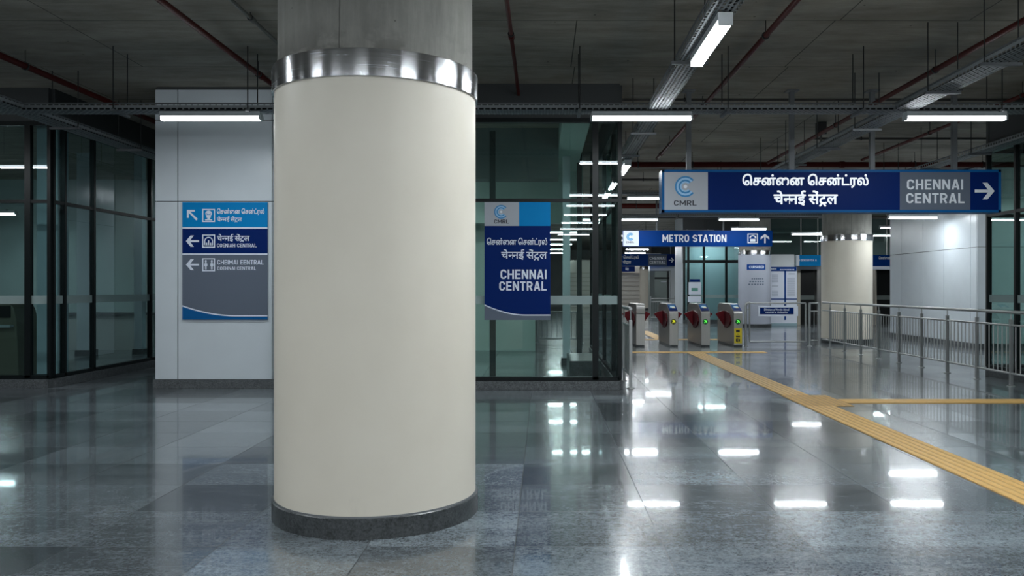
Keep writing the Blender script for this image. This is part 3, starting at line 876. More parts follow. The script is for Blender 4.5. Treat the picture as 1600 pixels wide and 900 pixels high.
xpipe(30.5, 4.1, 1.3, 13, .05, M['dark_pipe'], 'dark conduit over the metro sign', (2.6, 6, 9), (), name='conduit', cat='conduit')
# ceiling sensor
r = empty('ceiling_speaker', (5.05, 15.1, 4.1), 'small dark box hanging from the ceiling above the big sign', 'speaker')
box(4.97, 5.13, 15.02, 15.18, 4.28, CEIL).build('housing', M['black'], r, bevel=.005)
MB().tube([(5.05, 15.1, 4.28), (5.05, 15.1, 3.95)], .02, 8).build('drop_tube', M['grey_pipe'], r)

# ------------------------------------------------------------------ signs
def sign_box(name, x0, x1, y0, y1, Y, depth, label, rim, rim_mat, cells, group=None):
    """a hung box sign; cells are (px x0, px x1, material, y0, y1)"""
    c = px((x0 + x1) / 2, y1, Y)
    root = empty(name, c, label, 'sign', group)
    a = prect(x0, x1, y0, y1, Y)
    box(a[0], a[1], Y + .012, Y + depth, a[2], a[3]).build('sign_case', rim_mat, root, bevel=.006)
    t = rim * Y / 1300
    m = MB()
    m.box(a[0], a[1], Y - .006, Y + .02, a[3] - t, a[3]); m.box(a[0], a[1], Y - .006, Y + .02, a[2], a[2] + t)
    m.box(a[0], a[0] + t, Y - .006, Y + .02, a[2], a[3]); m.box(a[1] - t, a[1], Y - .006, Y + .02, a[2], a[3])
    m.build('sign_rim', rim_mat, root)
    for cx0, cx1, mat in cells:
        b = prect(cx0, cx1, y0 + rim, y1 - rim, Y)
        box(b[0], b[1], Y, Y + .014, b[2], b[3]).build('face_panel', mat, root)
    return root
Y = 12.5; T = Y - .003
s = sign_box('station_sign', 1034, 1564, 265, 332, Y, .30, 'long blue hanging station sign with round logo and right-pointing arrow', 4, M['rim_blue'],
             [(1038, 1106, M['sign_silver']), (1106, 1406, M['navy']), (1406, 1516, M['sign_grey']), (1516, 1560, M['navy'])])
logo(1071, 291.5, 16.5, T, s)
place(caps('CMRL', .15), prect(1053, 1088.5, 313, 321.5, T), T, 'lettering', M['ink'], s)
place(tamil(.03), prect(1160, 1357, 271.5, 294, T), T, 'lettering', M['lit_white'], s)
place(hindi_(.024), prect(1208.5, 1309, 297.5, 323, T), T, 'lettering', M['lit_white'], s)
place(caps('CHENNAI'), prect(1417, 1505, 280, 296.5, T), T, 'lettering', M['sign_white'], s)
place(caps('CENTRAL'), prect(1416, 1507, 301.5, 318, T), T, 'lettering', M['sign_white'], s)
place(arrow(), prect(1523, 1554, 285.5, 311.5, T), T, 'arrow', M['sign_white'], s)
for hx in (1076, 1237, 1362.5, 1491):
    X = (hx - 848) * 12.65 / 1300; zt = px(0, 265, Y).z
    h = MB().box(X - .035, X + .035, 12.62, 12.69, zt - .02, CEIL - .02).build('hanger_post', M['galv'], s)
    MB().box(X - .09, X + .09, 12.56, 12.75, CEIL - .02, CEIL).build('ceiling_plate', M['galv'], h)

Y = 27.0; T = Y - .006
s = sign_box('direction_sign', 973, 1207, 360, 385, Y, .18, 'blue hanging sign reading metro station below the long station sign', 0.8, M['sign_blue'],
             [(973.8, 998, M['paper']), (998, 1206.2, M['sign_blue'])])
logo(985, 370, 6, T, s)
place(caps('CMRL', .15), prect(978, 991, 377, 380, T), T, 'lettering', M['ink'], s)
place(caps('METRO STATION'), prect(1035, 1135, 366.5, 378.5, T), T, 'lettering', M['sign_white'], s)
icon_frame(1168, 1184, 365, 380, T, s, M['sign_white'])
place(merge(rects((.2, .8, 0, .42)), shift(ring_arc(.5, .85, -20, 200, 16), .5, .62, .45)), prect(1171, 1181.5, 367.5, 377.5, T), T, 'pictogram', M['sign_white'], s)
place(arrow(2), prect(1188.5, 1202, 365.5, 380, T), T, 'arrow', M['sign_white'], s)
for hx in (1026, 1130):
    p = px(hx, 360, 27.08)
    MB().tube([(p.x, 27.08, p.z - .02), (p.x, 27.08, CEIL)], .03, 8).build('hanger_post', M['galv'], s)

Y = 45.0; T = Y - .01
s = sign_box('station_sign', 935, 1056, 397, 415.5, Y, .25, 'small distant blue station sign under the metro sign', 0.7, M['sign_blue'],
             [(935.7, 1012.5, M['sign_blue']), (1012.5, 1042, M['sign_grey']), (1042, 1055.3, M['navy'])])
place(tamil(.03), prect(948, 998, 399, 405.5, T), T, 'lettering', M['sign_white'], s)
place(hindi_(.024), prect(958, 986, 406.5, 413, T), T, 'lettering', M['sign_white'], s)
place(caps('CHENNAI'), prect(1015, 1040, 401, 406, T), T, 'lettering', M['sign_white'], s)
place(caps('CENTRAL'), prect(1015, 1040, 407.5, 412.5, T), T, 'lettering', M['sign_white'], s)
place(arrow(), prect(1045, 1053, 403, 410, T), T, 'arrow', M['sign_white'], s)
for hx in (982, 1048):
    p = px(hx, 397, 45.1)
    MB().tube([(p.x, 45.1, p.z - .02), (p.x, 45.1, CEIL)], .03, 8).build('hanger_post', M['galv'], s)
Y = 50.0
s = sign_box('direction_sign', 940, 992, 416, 424.5, Y, .2, 'tiny dark blue sign beneath the small distant station sign', 0.5, M['navy'], [(940.5, 991.5, M['navy'])])
place(rects((0, .1, 0, 1), (.5, .58, .2, 1), (.62, .7, .1, .9)), prect(966, 982, 418, 423, Y - .01), Y - .01, 'pictogram', M['sign_white'], s)
for hx in (955, 985):
    p = px(hx, 416, 50.1)
    MB().tube([(p.x, 50.1, p.z - .02), (p.x, 50.1, CEIL)], .03, 8).build('hanger_post', M['galv'], s)

def wave_poly(x0, x1, yl, ym, yr, n=24):
    """curve along the foot of a panel, from (x0, yl) sweeping down to flat"""
    out = []
    for i in range(n + 1):
        t = i / n; x = x0 + (x1 - x0) * t
        k = max(0.0, 1 - t / .62)
        out.append((x, yr - (yr - yl) * k ** 1.9))
    return out

def wave_shape(x0, x1, yl, yr, bottom, Y, name, mat, parent, thick=None):
    c = wave_poly(x0, x1, yl, 0, yr); m = MB()
    for (a, b), (e, f) in zip(c[:-1], c[1:]):
        lo0, lo1 = (bottom, bottom) if thick is None else (b + thick, f + thick)
        m.add([px(a, b, Y), px(e, f, Y), px(e, lo1, Y), px(a, lo0, Y)], [(0, 1, 2, 3)])
    return m.build_flat(name, mat, parent)

# wayfinding sign on the white pier
Y = 12.365; T = Y - .003
a = prect(285, 418, 316, 499.5, Y)
s = empty('wayfinding_sign', ((a[0] + a[1]) / 2, 12.4, a[2]), 'tall wayfinding sign of cyan, navy and grey bands on the white pier', 'sign')
box(a[0], a[1], Y + .004, 12.402, a[2], a[3]).build('back_panel', M['sign_silver'], s)
for y0, y1, mat in ((316, 355, 'cyan'), (357.5, 396, 'navy'), (398.2, 499.5, 'sign_grey')):
    b = prect(285, 418, y0, y1, Y); box(b[0], b[1], Y, Y + .006, b[2], b[3]).build('face_panel', M[mat], s)
wave_shape(285, 418, 479, 494.5, 499.5, Y - .002, 'wave_band', M['rim_blue'], s)
wave_shape(285, 418, 477, 492.5, 0, Y - .003, 'wave_line', M['pale'], s, 2.0)
for y0, y1 in ((355, 357.5), (396, 398.2)):
    place(rects((0, 1, 0, 1)), prect(285, 418, y0, y1, T), T, 'divider_line', M['pale'], s)
place(corner_arrow(), prect(292, 309, 328, 344.5, T), T, 'arrow', M['pale'], s)
place(arrow(4), prect(290.5, 311, 368, 385.5, T), T, 'arrow', M['pale'], s)
place(arrow(4), prect(290.5, 311, 405, 422, T), T, 'arrow', M['pale'], s)
for y0, y1 in ((326.5, 347), (366.5, 387), (403.5, 424)):
    icon_frame(316, 336, y0, y1, T, s, M['pale'])
person = merge(shift(disc(.16), .5, .84), rects((.34, .66, .3, .66), (.2, .32, .34, .62), (.68, .8, .34, .62), (.36, .48, 0, .3), (.52, .64, 0, .3)))
place(merge(shift(disc(.17), .5, .8), shift(ring_arc(.2, .3, -40, 220, 14), .5, .72), rects((.3, .7, .28, .58), (.18, .82, 0, .12), (.38, .62, .12, .28))), prect(320.5, 331.5, 329, 344.5, T), T, 'pictogram', M['pale'], s)
place(merge(shift(ring_arc(.38, .5, 0, 180, 16), .5, .5), rects((0, .12, 0, .5), (.88, 1, 0, .5), (.2, .34, 0, .34), (.43, .57, 0, .62), (.66, .8, 0, .34), (0, 1, 0, .07))), prect(319, 333, 370, 384, T), T, 'pictogram', M['pale'], s)
place(merge(person, shift(person, 1.1, 0)), prect(319, 333.5, 406, 421, T), T, 'pictogram', M['pale'], s)
place(tamil(.022), prect(339, 413, 325.5, 336, T), T, 'lettering', M['sign_white'], s)
place(hindi_(.02), prect(339, 378, 338, 347.5, T), T, 'lettering', M['pale'], s)
place(hindi_(.02), prect(339, 390, 365.5, 378.5, T), T, 'lettering', M['pale'], s)
place(caps('COENIAH CENTRAL', .14), prect(339, 401, 380.5, 386.5, T), T, 'lettering', M['pale'], s)
place(caps('CHEIMAI EENTRAL', .14), prect(339.5, 412, 406, 413.5, T), T, 'lettering', M['pale'], s)
place(caps('COEHNAI CENTRAL', .14), prect(339.5, 400, 416.5, 422, T), T, 'lettering', M['pale'], s)

# station panel on the green glass
Y = 12.19; T = Y - .003
a = prect(757, 860, 316, 500, Y)
s = empty('station_name_sign', ((a[0] + a[1]) / 2, Y, a[2]), 'upright navy station name panel mounted on the green glass', 'sign')
box(a[0], a[1], Y + .004, Y + .03, a[2], a[3]).build('back_panel', M['sign_grey'], s)
for x in (a[0] + .1, a[1] - .1):
    for z in (a[2] + .1, a[3] - .1):
        MB().tube([(x, Y + .03, z), (x, 12.256, z)], .015, 8).build('standoff', M['steel'], s)
for x0, x1, y0, y1, mat in ((757, 811, 316, 353, 'sign_silver'), (811, 860, 316, 353, 'cyan'), (757, 860, 353, 500, 'navy')):
    b = prect(x0, x1, y0, y1, Y); box(b[0], b[1], Y, Y + .006, b[2], b[3]).build('face_panel', M[mat], s)
wave_shape(757, 860, 477, 493, 500, Y - .002, 'wave_band', M['sign_grey'], s)
wave_shape(757, 860, 475.5, 491.5, 0, Y - .003, 'wave_line', M['pale'], s, 1.8)
logo(783, 331, 10.8, T, s)
place(caps('CMRL', .15), prect(772, 795, 343, 349.5, T), T, 'lettering', M['ink'], s)
place(tamil(.022), prect(760.5, 855, 371.5, 385, T), T, 'lettering', M['pale'], s)
place(hindi_(.018), prect(783, 855, 389.5, 407, T), T, 'lettering', M['pale'], s)
place(caps('CHENNAI'), prect(782, 854, 421, 436, T), T, 'lettering', M['pale'], s)
place(caps('CENTRAL'), prect(780, 854, 439.5, 454.5, T), T, 'lettering', M['pale'], s)

# ------------------------------------------------------------------ tactile paving
def tactile(name, x0, x1, y0, y1, along, label, studs=False):
    root = empty(name, ((x0 + x1) / 2, (y0 + y1) / 2, 0), label, 'tactile paving', 'yellow tactile paving')
    box(x0, x1, y0, y1, 0.0, .006).build('paving_strip', M['tactile_base'], root)
    m = MB()
    if studs:
        nx, ny = int((x1 - x0) / .075), int((y1 - y0) / .075)
        for i in range(nx):
            for j in range(ny):
                cx, cy = x0 + (i + .5) * (x1 - x0) / nx, y0 + (j + .5) * (y1 - y0) / ny
                m.lathe([(.001, .005), (.017, .005), (.012, .0095), (.001, .0095)], (cx, cy, 0), 8)
    elif along == 'y':
        n = 5
        for i in range(n):
            cx = x0 + (i + .5) * (x1 - x0) / n
            m.prism([(-.026, .005), (.026, .005), (.020, .0105), (-.020, .0105)], lambda a, b: (cx + a, y0 + .01, b), lambda a, b: (cx + a, y1 - .01, b))
    else:
        n = 5
        for i in range(n):
            cy = y0 + (i + .5) * (y1 - y0) / n
            m.prism([(-.026, .005), (.026, .005), (.020, .0105), (-.020, .0105)], lambda a, b: (x0 + .01, cy + a, b), lambda a, b: (x1 - .01, cy + a, b))
    o = m.build('stud_pattern' if studs else 'raised_bars', M['tactile'], root)
    if studs: o['kind'] = 'stuff'
    return root
tactile('tactile_strip', 3.32, 3.70, 3.0, 10.54, 'y', 'wide yellow guiding strip running towards the viewer')
tactile('tactile_pad', 3.32, 3.95, 10.54, 11.6, 'y', 'yellow junction pad where the side strip branches off', True)
tactile('tactile_strip', 3.34, 3.72, 11.6, 19.2, 'y', 'yellow guiding strip from the junction pad to the ticket gates')
tactile('tactile_strip', 3.95, 7.0, 10.82, 11.18, 'x', 'yellow side strip branching towards the long railing')
tactile('tactile_strip', 2.0, 5.2, 19.2, 19.55, 'x', 'thin yellow strip across the floor in front of the ticket gates')
tactile('tactile_strip', 2.0, 5.2, 24.0, 24.35, 'x', 'thin yellow strip just behind the ticket gates')
tactile('tactile_strip', 3.30, 3.66, 24.35, 29.0, 'y', 'far piece of yellow guiding strip beyond the ticket gates')

# ------------------------------------------------------------------ ticket gates
def ticket_gate(x0, label, entry=True, lens=('green_dark', 'green_lit'), sticker=False):
    w_ = .225; x1 = x0 + w_; xc = (x0 + x1) / 2
    root = empty('ticket_gate', (xc, 22.2, 0), label, 'ticket gate', 'row of ticket gates')
    if entry:
        prof = [(21.2, .04), (21.2, .86), (21.24, .905), (21.68, 1.075), (21.76, 1.09), (22.95, 1.09), (23.12, 1.04), (23.2, .92), (23.2, .04)]
    else:
        prof = [(21.2, .04), (21.2, .84), (21.16, .86), (21.15, .97)] + [(21.30 - .15 * math.cos(a), .97 + .12 * math.sin(a)) for a in (.4, .8, 1.2, 1.57)] + [(22.95, 1.09), (23.12, 1.04), (23.2, .92), (23.2, .04)]
    MB().prism(prof, lambda a, b: (x0, a, b), lambda a, b: (x1, a, b)).build('housing', M['gate_steel'], root, bevel=.008)
    box(x0 + .01, x1 - .01, 21.22, 23.18, 0, .045).build('kick_plinth', M['granite'], root)
    if entry:
        d = Vector((0, .44, .17)).normalized(); nrm = Vector((0, -.17, .44)).normalized()
        o = Vector((xc, 21.27, .9166))
        def slab(u0, u1, v0, v1, h0, h1):
            m = MB(); m.prism([(u0, v0), (u1, v0), (u1, v1), (u0, v1)], lambda a, b: o + Vector((a, 0, 0)) + d * b + nrm * h0, lambda a, b: o + Vector((a, 0, 0)) + d * b + nrm * h1)
            return m
        slab(-.105, .105, 0, .43, 0, .006).build('reader_panel', M['navy'], root)
        sc = slab(-.085, .085, .14, .40, .006, .010).build('screen', M['screen'], root)
        mm = slab(-.05, .06, .20, .30, .010, .012); mm.build('screen_picture', M['screen_pale'], sc)
        slab(-.01, .07, .16, .20, .010, .012).build('screen_picture', M['screen_gold'], sc)
        # round direction light
        c = Vector((xc - .01, 21.2, .64))
        m = MB(); n = 24
        m.prism([(.068 * math.cos(2 * math.pi * i / n), .068 * math.sin(2 * math.pi * i / n)) for i in range(n)], lambda a, b: (c.x + a, 21.185, c.z + b), lambda a, b: (c.x + a, 21.205, c.z + b))
        lamp = m.build('direction_light', M[lens[0]], root)
        vs, fs = arrow(1); m = MB(); m.add([(c.x + q[0] * .09, 21.183 - q[2] * .0003, c.z + q[1] * .09) for q in vs], fs); m.build_flat('arrow', M[lens[1]], lamp)
    if sticker:
        box(x0 + .012, x1 - .022, 21.193, 21.2, .09, .47).build('warning_sticker', M['yellow'], root)
        st = root.children[-1]
        m = MB(); m.add(*[[(x0 + .012 + u * .19, 21.191, .09 + v * .38) for u, v in [(q[0], q[1]) for q in rects((.22, .72, .74, .9), (.4, .55, .6, .64), (.2, .75, .42, .52), (.2, .34, .12, .32), (.4, .52, .08, .34), (.58, .74, .12, .30))[0]]], rects((0, 1, 0, 1), (0, 1, 0, 1), (0, 1, 0, 1), (0, 1, 0, 1), (0, 1, 0, 1), (0, 1, 0, 1))[1]])
        m.build_flat('sticker_print', M['ink'], st)
    return root, x0, x1

def flap(root, x, side, y=22.2, big=True):
    """fan-shaped red leaf across the lane and the red guard along the housing side"""
    fan = [(0, .45)] + [(.27 * math.cos(t) * 1.0, .45) for t in ()] + [(.265, .815)] + [(.265 - .265 * k, .815 + .085 * math.sin(math.pi / 2 * k)) for k in (.2, .4, .6, .8, 1.0)]
    MB().prism(fan, lambda a, b: (x + side * a, y - .02, b), lambda a, b: (x + side * a, y + .02, b)).build('flap', M['red_flap'], root, bevel=.004)
    g = [(y, .45), (y, .90), (y - .25, .89), (y - .5, .84), (y - .66, .74), (y - .70, .64), (y - .55, .52), (y - .3, .455)]
    MB().prism(g, lambda a, b: (x, a, b), lambda a, b: (x + side * .035, a, b)).build('flap_guard', M['red_flap_dark'], root, bevel=.004)

gates = [(1.52, 'steel ticket gate glimpsed through the green glass', False, None, False),
         (2.38, 'exit ticket gate with plain rounded steel head, no screen', False, None, False),
         (3.23, 'ticket gate showing a yellow direction light', True, ('yellow_dark', 'yellow_lit'), False),
         (4.04, 'middle ticket gate with green light and no sticker', True, ('green_dark', 'green_lit'), False),
         (4.87, 'ticket gate with yellow warning sticker beside the swing gate', True, ('green_dark', 'green_lit'), True)]
for i, (x0, lab, en, lens, st) in enumerate(gates):
    root, a, b = ticket_gate(x0, lab, en, lens or ('green_dark', 'green_lit'), st)
    if i > 0: flap(root, a, -1)
    if i < 4: flap(root, b, 1)

# ------------------------------------------------------------------ railings
def railing(x, ys, label, per=7, top=1.13, start=None):
    """straight railing along Y at x with posts at ys"""
    root = empty('railing', (x, ys[0], 0), label, 'railing')
    y0, y1 = start or ys[0], ys[-1]
    MB().tube([(x, y0, top), (x, y1, top)], .026, 14).build('handrail', M['steel'], root)
    MB().tube([(x, y0, .93), (x, y1, .93)], .017, 10).build('upper_rail', M['steel'], root)
    MB().tube([(x, y0, .195), (x, y1, .195)], .017, 10).build('lower_rail', M['steel'], root)
    for y in ys:
        p = MB().box(x - .025, x + .025, y - .02, y + .02, 0, 1.02).build('post', M['steel'], root, bevel=.004)
        MB().tube([(x, y, 1.0), (x, y, top - .015)], .011, 8).build('spigot', M['steel'], p)
        MB().lathe([(.001, 0), (.06, 0), (.06, .008), (.05, .014), (.001, .014)], (x, y, 0), 20).build('base_flange', M['steel'], p)
    for a, b in zip(ys[:-1], ys[1:]):
        for k in range(per):
            y = a + (b - a) * (k + 1) / (per + 1)
            MB().tube([(x, y, .2), (x, y, .93)], .009, 6).build('baluster', M['steel'], root)
    return root
railing(7.15, [20.7 - k for k in range(11)], 'long steel railing curving past the cream column to the picture edge', start=21.25)
railing(1.31, [12.4, 13.4, 14.6, 15.8, 17.0, 18.2, 19.4, 20.6], 'steel railing end beside the green glass corner', 5, 1.19)

def xframe(name, x0, x1, y, label, cat, rails, bal, top=1.12, leg0=True):
    root = empty(name, ((x0 + x1) / 2, y, 0), label, cat)
    for x in (x0, x1):
        p = MB().tube([(x, y, 0), (x, y, top)], .034, 12).build('post', M['steel'], root)
        MB().lathe([(.001, 0), (.07, 0), (.07, .012), (.001, .012)], (x, y, 0), 20).build('base_flange', M['steel'], p)
    for z in rails:
        MB().tube([(x0, y, z), (x1, y, z)], .02, 10).build('rail', M['steel'], root)
    for k in range(bal):
        x = x0 + (x1 - x0) * (k + 1) / (bal + 1)
        MB().tube([(x, y, rails[-1]), (x, y, rails[1])], .01, 6).build('baluster', M['steel'], root)
    return root
xframe('railing', 6.86, 7.10, 21.4, 'short steel railing bay between swing gate and long railing', 'railing', (1.11, .9, .15), 1)
g = empty('swing_gate', (6.0, 21.4, 0), 'steel framed swing gate with a small blue notice beside the ticket gates', 'gate')
p = MB().tube([(5.22, 21.4, 0), (5.22, 21.4, 1.04), (5.24, 21.4, 1.09), (5.29, 21.4, 1.12), (5.33, 21.4, 1.12)], .034, 12).build('gate_post', M['steel'], g)
MB().lathe([(.001, 0), (.07, 0), (.07, .012), (.001, .012)], (5.22, 21.4, 0), 20).build('base_flange', M['steel'], p)
fr = [(5.32, 21.4, .12), (6.76, 21.4, .12), (6.76, 21.4, 1.11), (5.32, 21.4, 1.11), (5.32, 21.4, .12)]
m = MB()
for a, b in zip(fr[:-1], fr[1:]): m.tube([a, b], .022, 10)
m.build('gate_frame', M['steel'], g)
for z in (.3, .95): MB().box(5.22, 5.32, 21.39, 21.41, z - .02, z + .02).build('hinge', M['steel'], g)
MB().box(6.74, 6.79, 21.39, 21.41, .93, .97).build('latch', M['steel'], g)
b = prect(1185, 1247, 478, 494, 21.4); n_ = box(b[0], b[1], 21.39, 21.41, b[2], b[3]).build('notice_board', M['paper'], g)
MB().box(b[0] + .3, b[0] + .32, 21.395, 21.405, b[3], 1.1).box(b[1] - .32, b[1] - .3, 21.395, 21.405, b[3], 1.1).build('hanger_strap', M['steel'], g)
b = prect(1187.5, 1240, 480.5, 491, 21.385); box(b[0], b[1], 21.385, 21.392, b[2], b[3]).build('blue_notice', M['navy'], n_)
place(glyphs('Divisien of Amde idcnal', .02), prect(1194, 1233, 482, 485.5, 21.383), 21.383, 'lettering', M['pale'], n_)
place(glyphs('mecorels ia  thelerpidap', .02), prect(1196, 1231, 486.5, 489.5, 21.383), 21.383, 'lettering', M['pale'], n_)

# ------------------------------------------------------------------ things inside the glass enclosures
# green enclosure
struct('wall_centre_back', MB().box(-3.9, -.18, 19.9, 20.1, 0, CEIL), M['green_wall'])
r = empty('steel_post', (-.79, 13.2, 0), 'dark steel post standing inside the green glass below the station panel', 'post')
box(-.84, -.745, 13.15, 13.24, 0, TOP).build('shaft', M['bulkhead'], r)
box(-.88, -.705, 13.11, 13.28, 0, .02).build('base_plate', M['galv'], r)
for x, y, w_, lab, mt in ((.47, 16.5, .075, 'pale square post inside the green glass', 'white_panel'), (.76, 17.3, .05, 'dark square post inside the green glass near its corner', 'bulkhead')):
    r = empty('square_post', (x, y, 0), lab, 'post')
    box(x - w_, x + w_, y - w_, y + w_, 0, CEIL).build('shaft', M[mt], r)
    box(x - w_ - .03, x + w_ + .03, y - w_ - .03, y + w_ + .03, 0, .12).build('base_block', M['granite'], r)
tag(box(.45, .98, 13.9, 15.6, 0, .28).build('stone_plinth', M['granite'], bevel=.01), 'low dark stone block on the floor inside the green glass', 'plinth')
for nm, b_, mt in (('trim_1', (-3.9, .3, 15.6, 16.1, 3.55, CEIL), 'wall_dark'), ('trim_2', (-3.9, .9, 18.6, 18.9, 2.95, CEIL), 'green_wall'), ('trim_3', (.3, .75, 12.4, 19.0, 4.1, CEIL), 'green_wall')):
    struct(nm, box(*b_), M[mt])
# barrier beyond
xframe('railing', -.15, 1.05, 22.6, 'steel barrier seen through the green glass', 'railing', (1.05, .85, .12), 8)
# dark enclosure
struct('wall_left_back', MB().box(-15.9, -5.6, 23.0, 23.2, 0, CEIL), M['wall_teal'])
struct('wall_light_block', box(-5.78, -5.6, 17.53, 22.98, 0, CEIL), M['wall_dark'])  # unseen wall added to keep far lamps out of the side glass
r = empty('square_post', (-7.95, 13.5, 0), 'grey clad post inside the dark glass corner', 'post')
box(-8.12, -7.78, 13.35, 13.65, .12, CEIL).build('shaft', M['white_panel'], r)
box(-8.15, -7.75, 13.32, 13.68, 0, .12).build('base_block', M['granite'], r)
for x, y, w_, lab in ((-10.2, 18.6, .14, 'pale square post deep inside the dark glass'), (-9.15, 18.9, .09, 'thin pale post deep inside the dark glass near the pier')):
    r = empty('square_post', (x, y, 0), lab, 'post')
    box(x - w_, x + w_, y - w_, y + w_, 0, CEIL).build('shaft', M['white_panel'], r)
    box(x - w_ - .03, x + w_ + .03, y - w_ - .03, y + w_ + .03, 0, .12).build('base_block', M['granite'], r)
r = empty('service_counter', (-10.6, 20.4, 0), 'long low counter deep inside the dark glass', 'counter')
box(-12.2, -9.4, 20.1, 20.7, 0, .85).build('front', M['wall_mid'], r)
box(-12.3, -9.3, 20.0, 20.8, .85, .9).build('worktop', M['granite_light'], r)
r = empty('ticket_machine', (-9.2, 14.3, 0), 'khaki machine with rounded head inside the dark glass', 'machine')
prof = [(-.38, 0), (.38, 0), (.34, .95), (.30, 1.15), (.2, 1.28), (0, 1.33), (-.2, 1.28), (-.30, 1.15), (-.34, .95)]
MB().prism(prof, lambda a, b: (-9.2 + a, 14.0, b), lambda a, b: (-9.2 + a, 14.6, b)).build('cabinet', M['khaki'], r, bevel=.02)
box(-9.45, -8.95, 13.985, 14.01, 1.0, 1.2).build('screen', M['black'], r)
box(-9.5, -8.9, 13.9, 14.02, .84, .88).build('shelf', M['lamp_body'], r)
r = empty('ticket_machine', (-10.4, 14.8, 0), 'dark machine with a pale curved edge at the picture edge inside the dark glass', 'machine')
MB().prism([(-.4, 0), (.4, 0), (.4, 1.0), (.28, 1.35), (.0, 1.55), (-.4, 1.55)], lambda a, b: (-10.4 + a, 14.6, b), lambda a, b: (-10.4 + a, 15.1, b)).build('cabinet', M['bulkhead'], r, bevel=.02)
MB().tube([(-10.4, 14.58, 1.55), (-10.12, 14.58, 1.35), (-10.0, 14.58, 1.0)], .02, 8).build('edge_strip', M['lamp_body'], r)

# ------------------------------------------------------------------ far hall
def glass_room():
    root = empty('window_4', (7.1, 35, 0), 'blue-green glazed office beyond the ticket gates', 'glass wall', kind='structure')
    xs = [5.95, 6.12, 6.78, 7.72, 8.6]
    for x in xs: box(x - .045, x + .045, 34.95, 35.05, 0, 3.75).build('mullion', M['mullion'], root)
    box(5.9, 8.65, 34.94, 35.06, 2.55, 2.68).build('transom', M['mullion'], root)
    box(5.9, 8.65, 34.94, 35.06, 3.7, CEIL).build('bulkhead', M['bulkhead'], root)
    box(5.9, 8.65, 34.94, 35.06, 0, .16).build('sill', M['granite'], root)
    for a, b in zip(xs[:-1], xs[1:]):
        box(a, b, 34.99, 35.01, .16, 2.56).build('pane', M['glass'], root)
        box(a, b, 34.99, 35.01, 2.67, 3.7).build('pane', M['glass'], root)
        box(a + .05, b - .05, 34.975, 34.98, 1.08, 1.22).build('frosted_band', M['frost'], root)
glass_room()
struct('wall_office_back', box(6.0, 9.0, 36.6, 36.8, 0, CEIL), M['teal'])
struct('wall_office_side', box(5.85, 5.93, 35.06, 36.8, 0, CEIL), M['white_panel'])
b = prect(1076, 1095, 441, 460, 34.93); r = empty('poster', ((b[0] + b[1]) / 2, 34.93, b[2]), 'white poster with a green block on the glazed office', 'poster')
box(b[0], b[1], 34.93, 34.95, b[2], b[3]).build('sheet', M['paper'], r)
c_ = prect(1080.5, 1090.5, 450, 455, 34.92); box(c_[0], c_[1], 34.92, 34.931, c_[2], c_[3]).build('print_block', plain('poster_green', (.10, .30, .25)), r)
b = prect(1078, 1094, 436, 440.7, 34.9); tag(box(b[0], b[1], 34.9, 34.93, b[2], b[3]).build('nameplate', M['navy']), 'small navy plate above the white poster on the glazed office', 'sign')
b = prect(1075, 1095, 463, 472, 34.93); tag(box(b[0], b[1], 34.93, 34.95, b[2], b[3]).build('poster', M['paper']), 'low white poster on the glazed office behind a ticket gate', 'poster')
# notices on the pale column
def bent(x0, x1, y0, y1, dr, name, mat, parent):
    """a thin sheet bent round the pale column, between the given edges of the photograph"""
    cx, cy, R = 8.148, 32.0, .614
    Yf = cy - R
    a = prect(x0, x1, y0, y1, Yf)
    t0, t1 = (math.asin(max(-.98, min(.98, (v - cx) / R))) for v in a[:2])
    m = MB(); n = 12; vs = []
    for i in range(n + 1):
        t = t0 + (t1 - t0) * i / n
        for r in (R + dr - .004, R + dr):
            for z in a[2:]: vs.append((cx + r * math.sin(t), cy - r * math.cos(t), z))
    fs = []
    for i in range(n):
        b = 4 * i; c = b + 4
        fs += [(b, b + 1, c + 1, c), (b + 2, c + 2, c + 3, b + 3), (b, c, c + 2, b + 2), (b + 1, b + 3, c + 3, c + 1)]
    fs += [(0, 2, 3, 1), (4 * n, 4 * n + 1, 4 * n + 3, 4 * n + 2)]
    m.add(vs, fs, True)
    return m.build(name, mat, parent)
np_ = bent(1168.5, 1196.5, 413, 421.5, .006, 'nameplate', M['sign_blue'], pale_column); np_['label'] = 'blue nameplate'
vs, fs = caps('CURSUDER'); bb = prect(1171.5, 1194, 415, 419.5, 31.386); b0 = bounds(vs); m = MB()
m.add([(lambda X: (X, 32.0 - math.sqrt(.622 ** 2 - (X - 8.148) ** 2) - q[2] * .0002, bb[2] + (q[1] - b0[1]) / (b0[3] - b0[1]) * (bb[3] - bb[2])))(bb[0] + (q[0] - b0[0]) / (b0[2] - b0[0]) * (bb[1] - bb[0])) for q in vs], fs)
m.build_flat('lettering', M['pale'], np_)
sh = bent(1168, 1198, 433, 448, .004, 'notice', M['pale_clad'], pale_column)
for i, (a, c2) in enumerate(((1175, 1194), (1172, 1195), (1170.5, 1195))):
    for k in range(6):
        w_ = (c2 - a) / 6
        bent(a + k * w_, a + (k + .62) * w_, 434.5 + i * 4.4, 436.6 + i * 4.4, .006, 'printed_word', M['sign_grey'], sh)
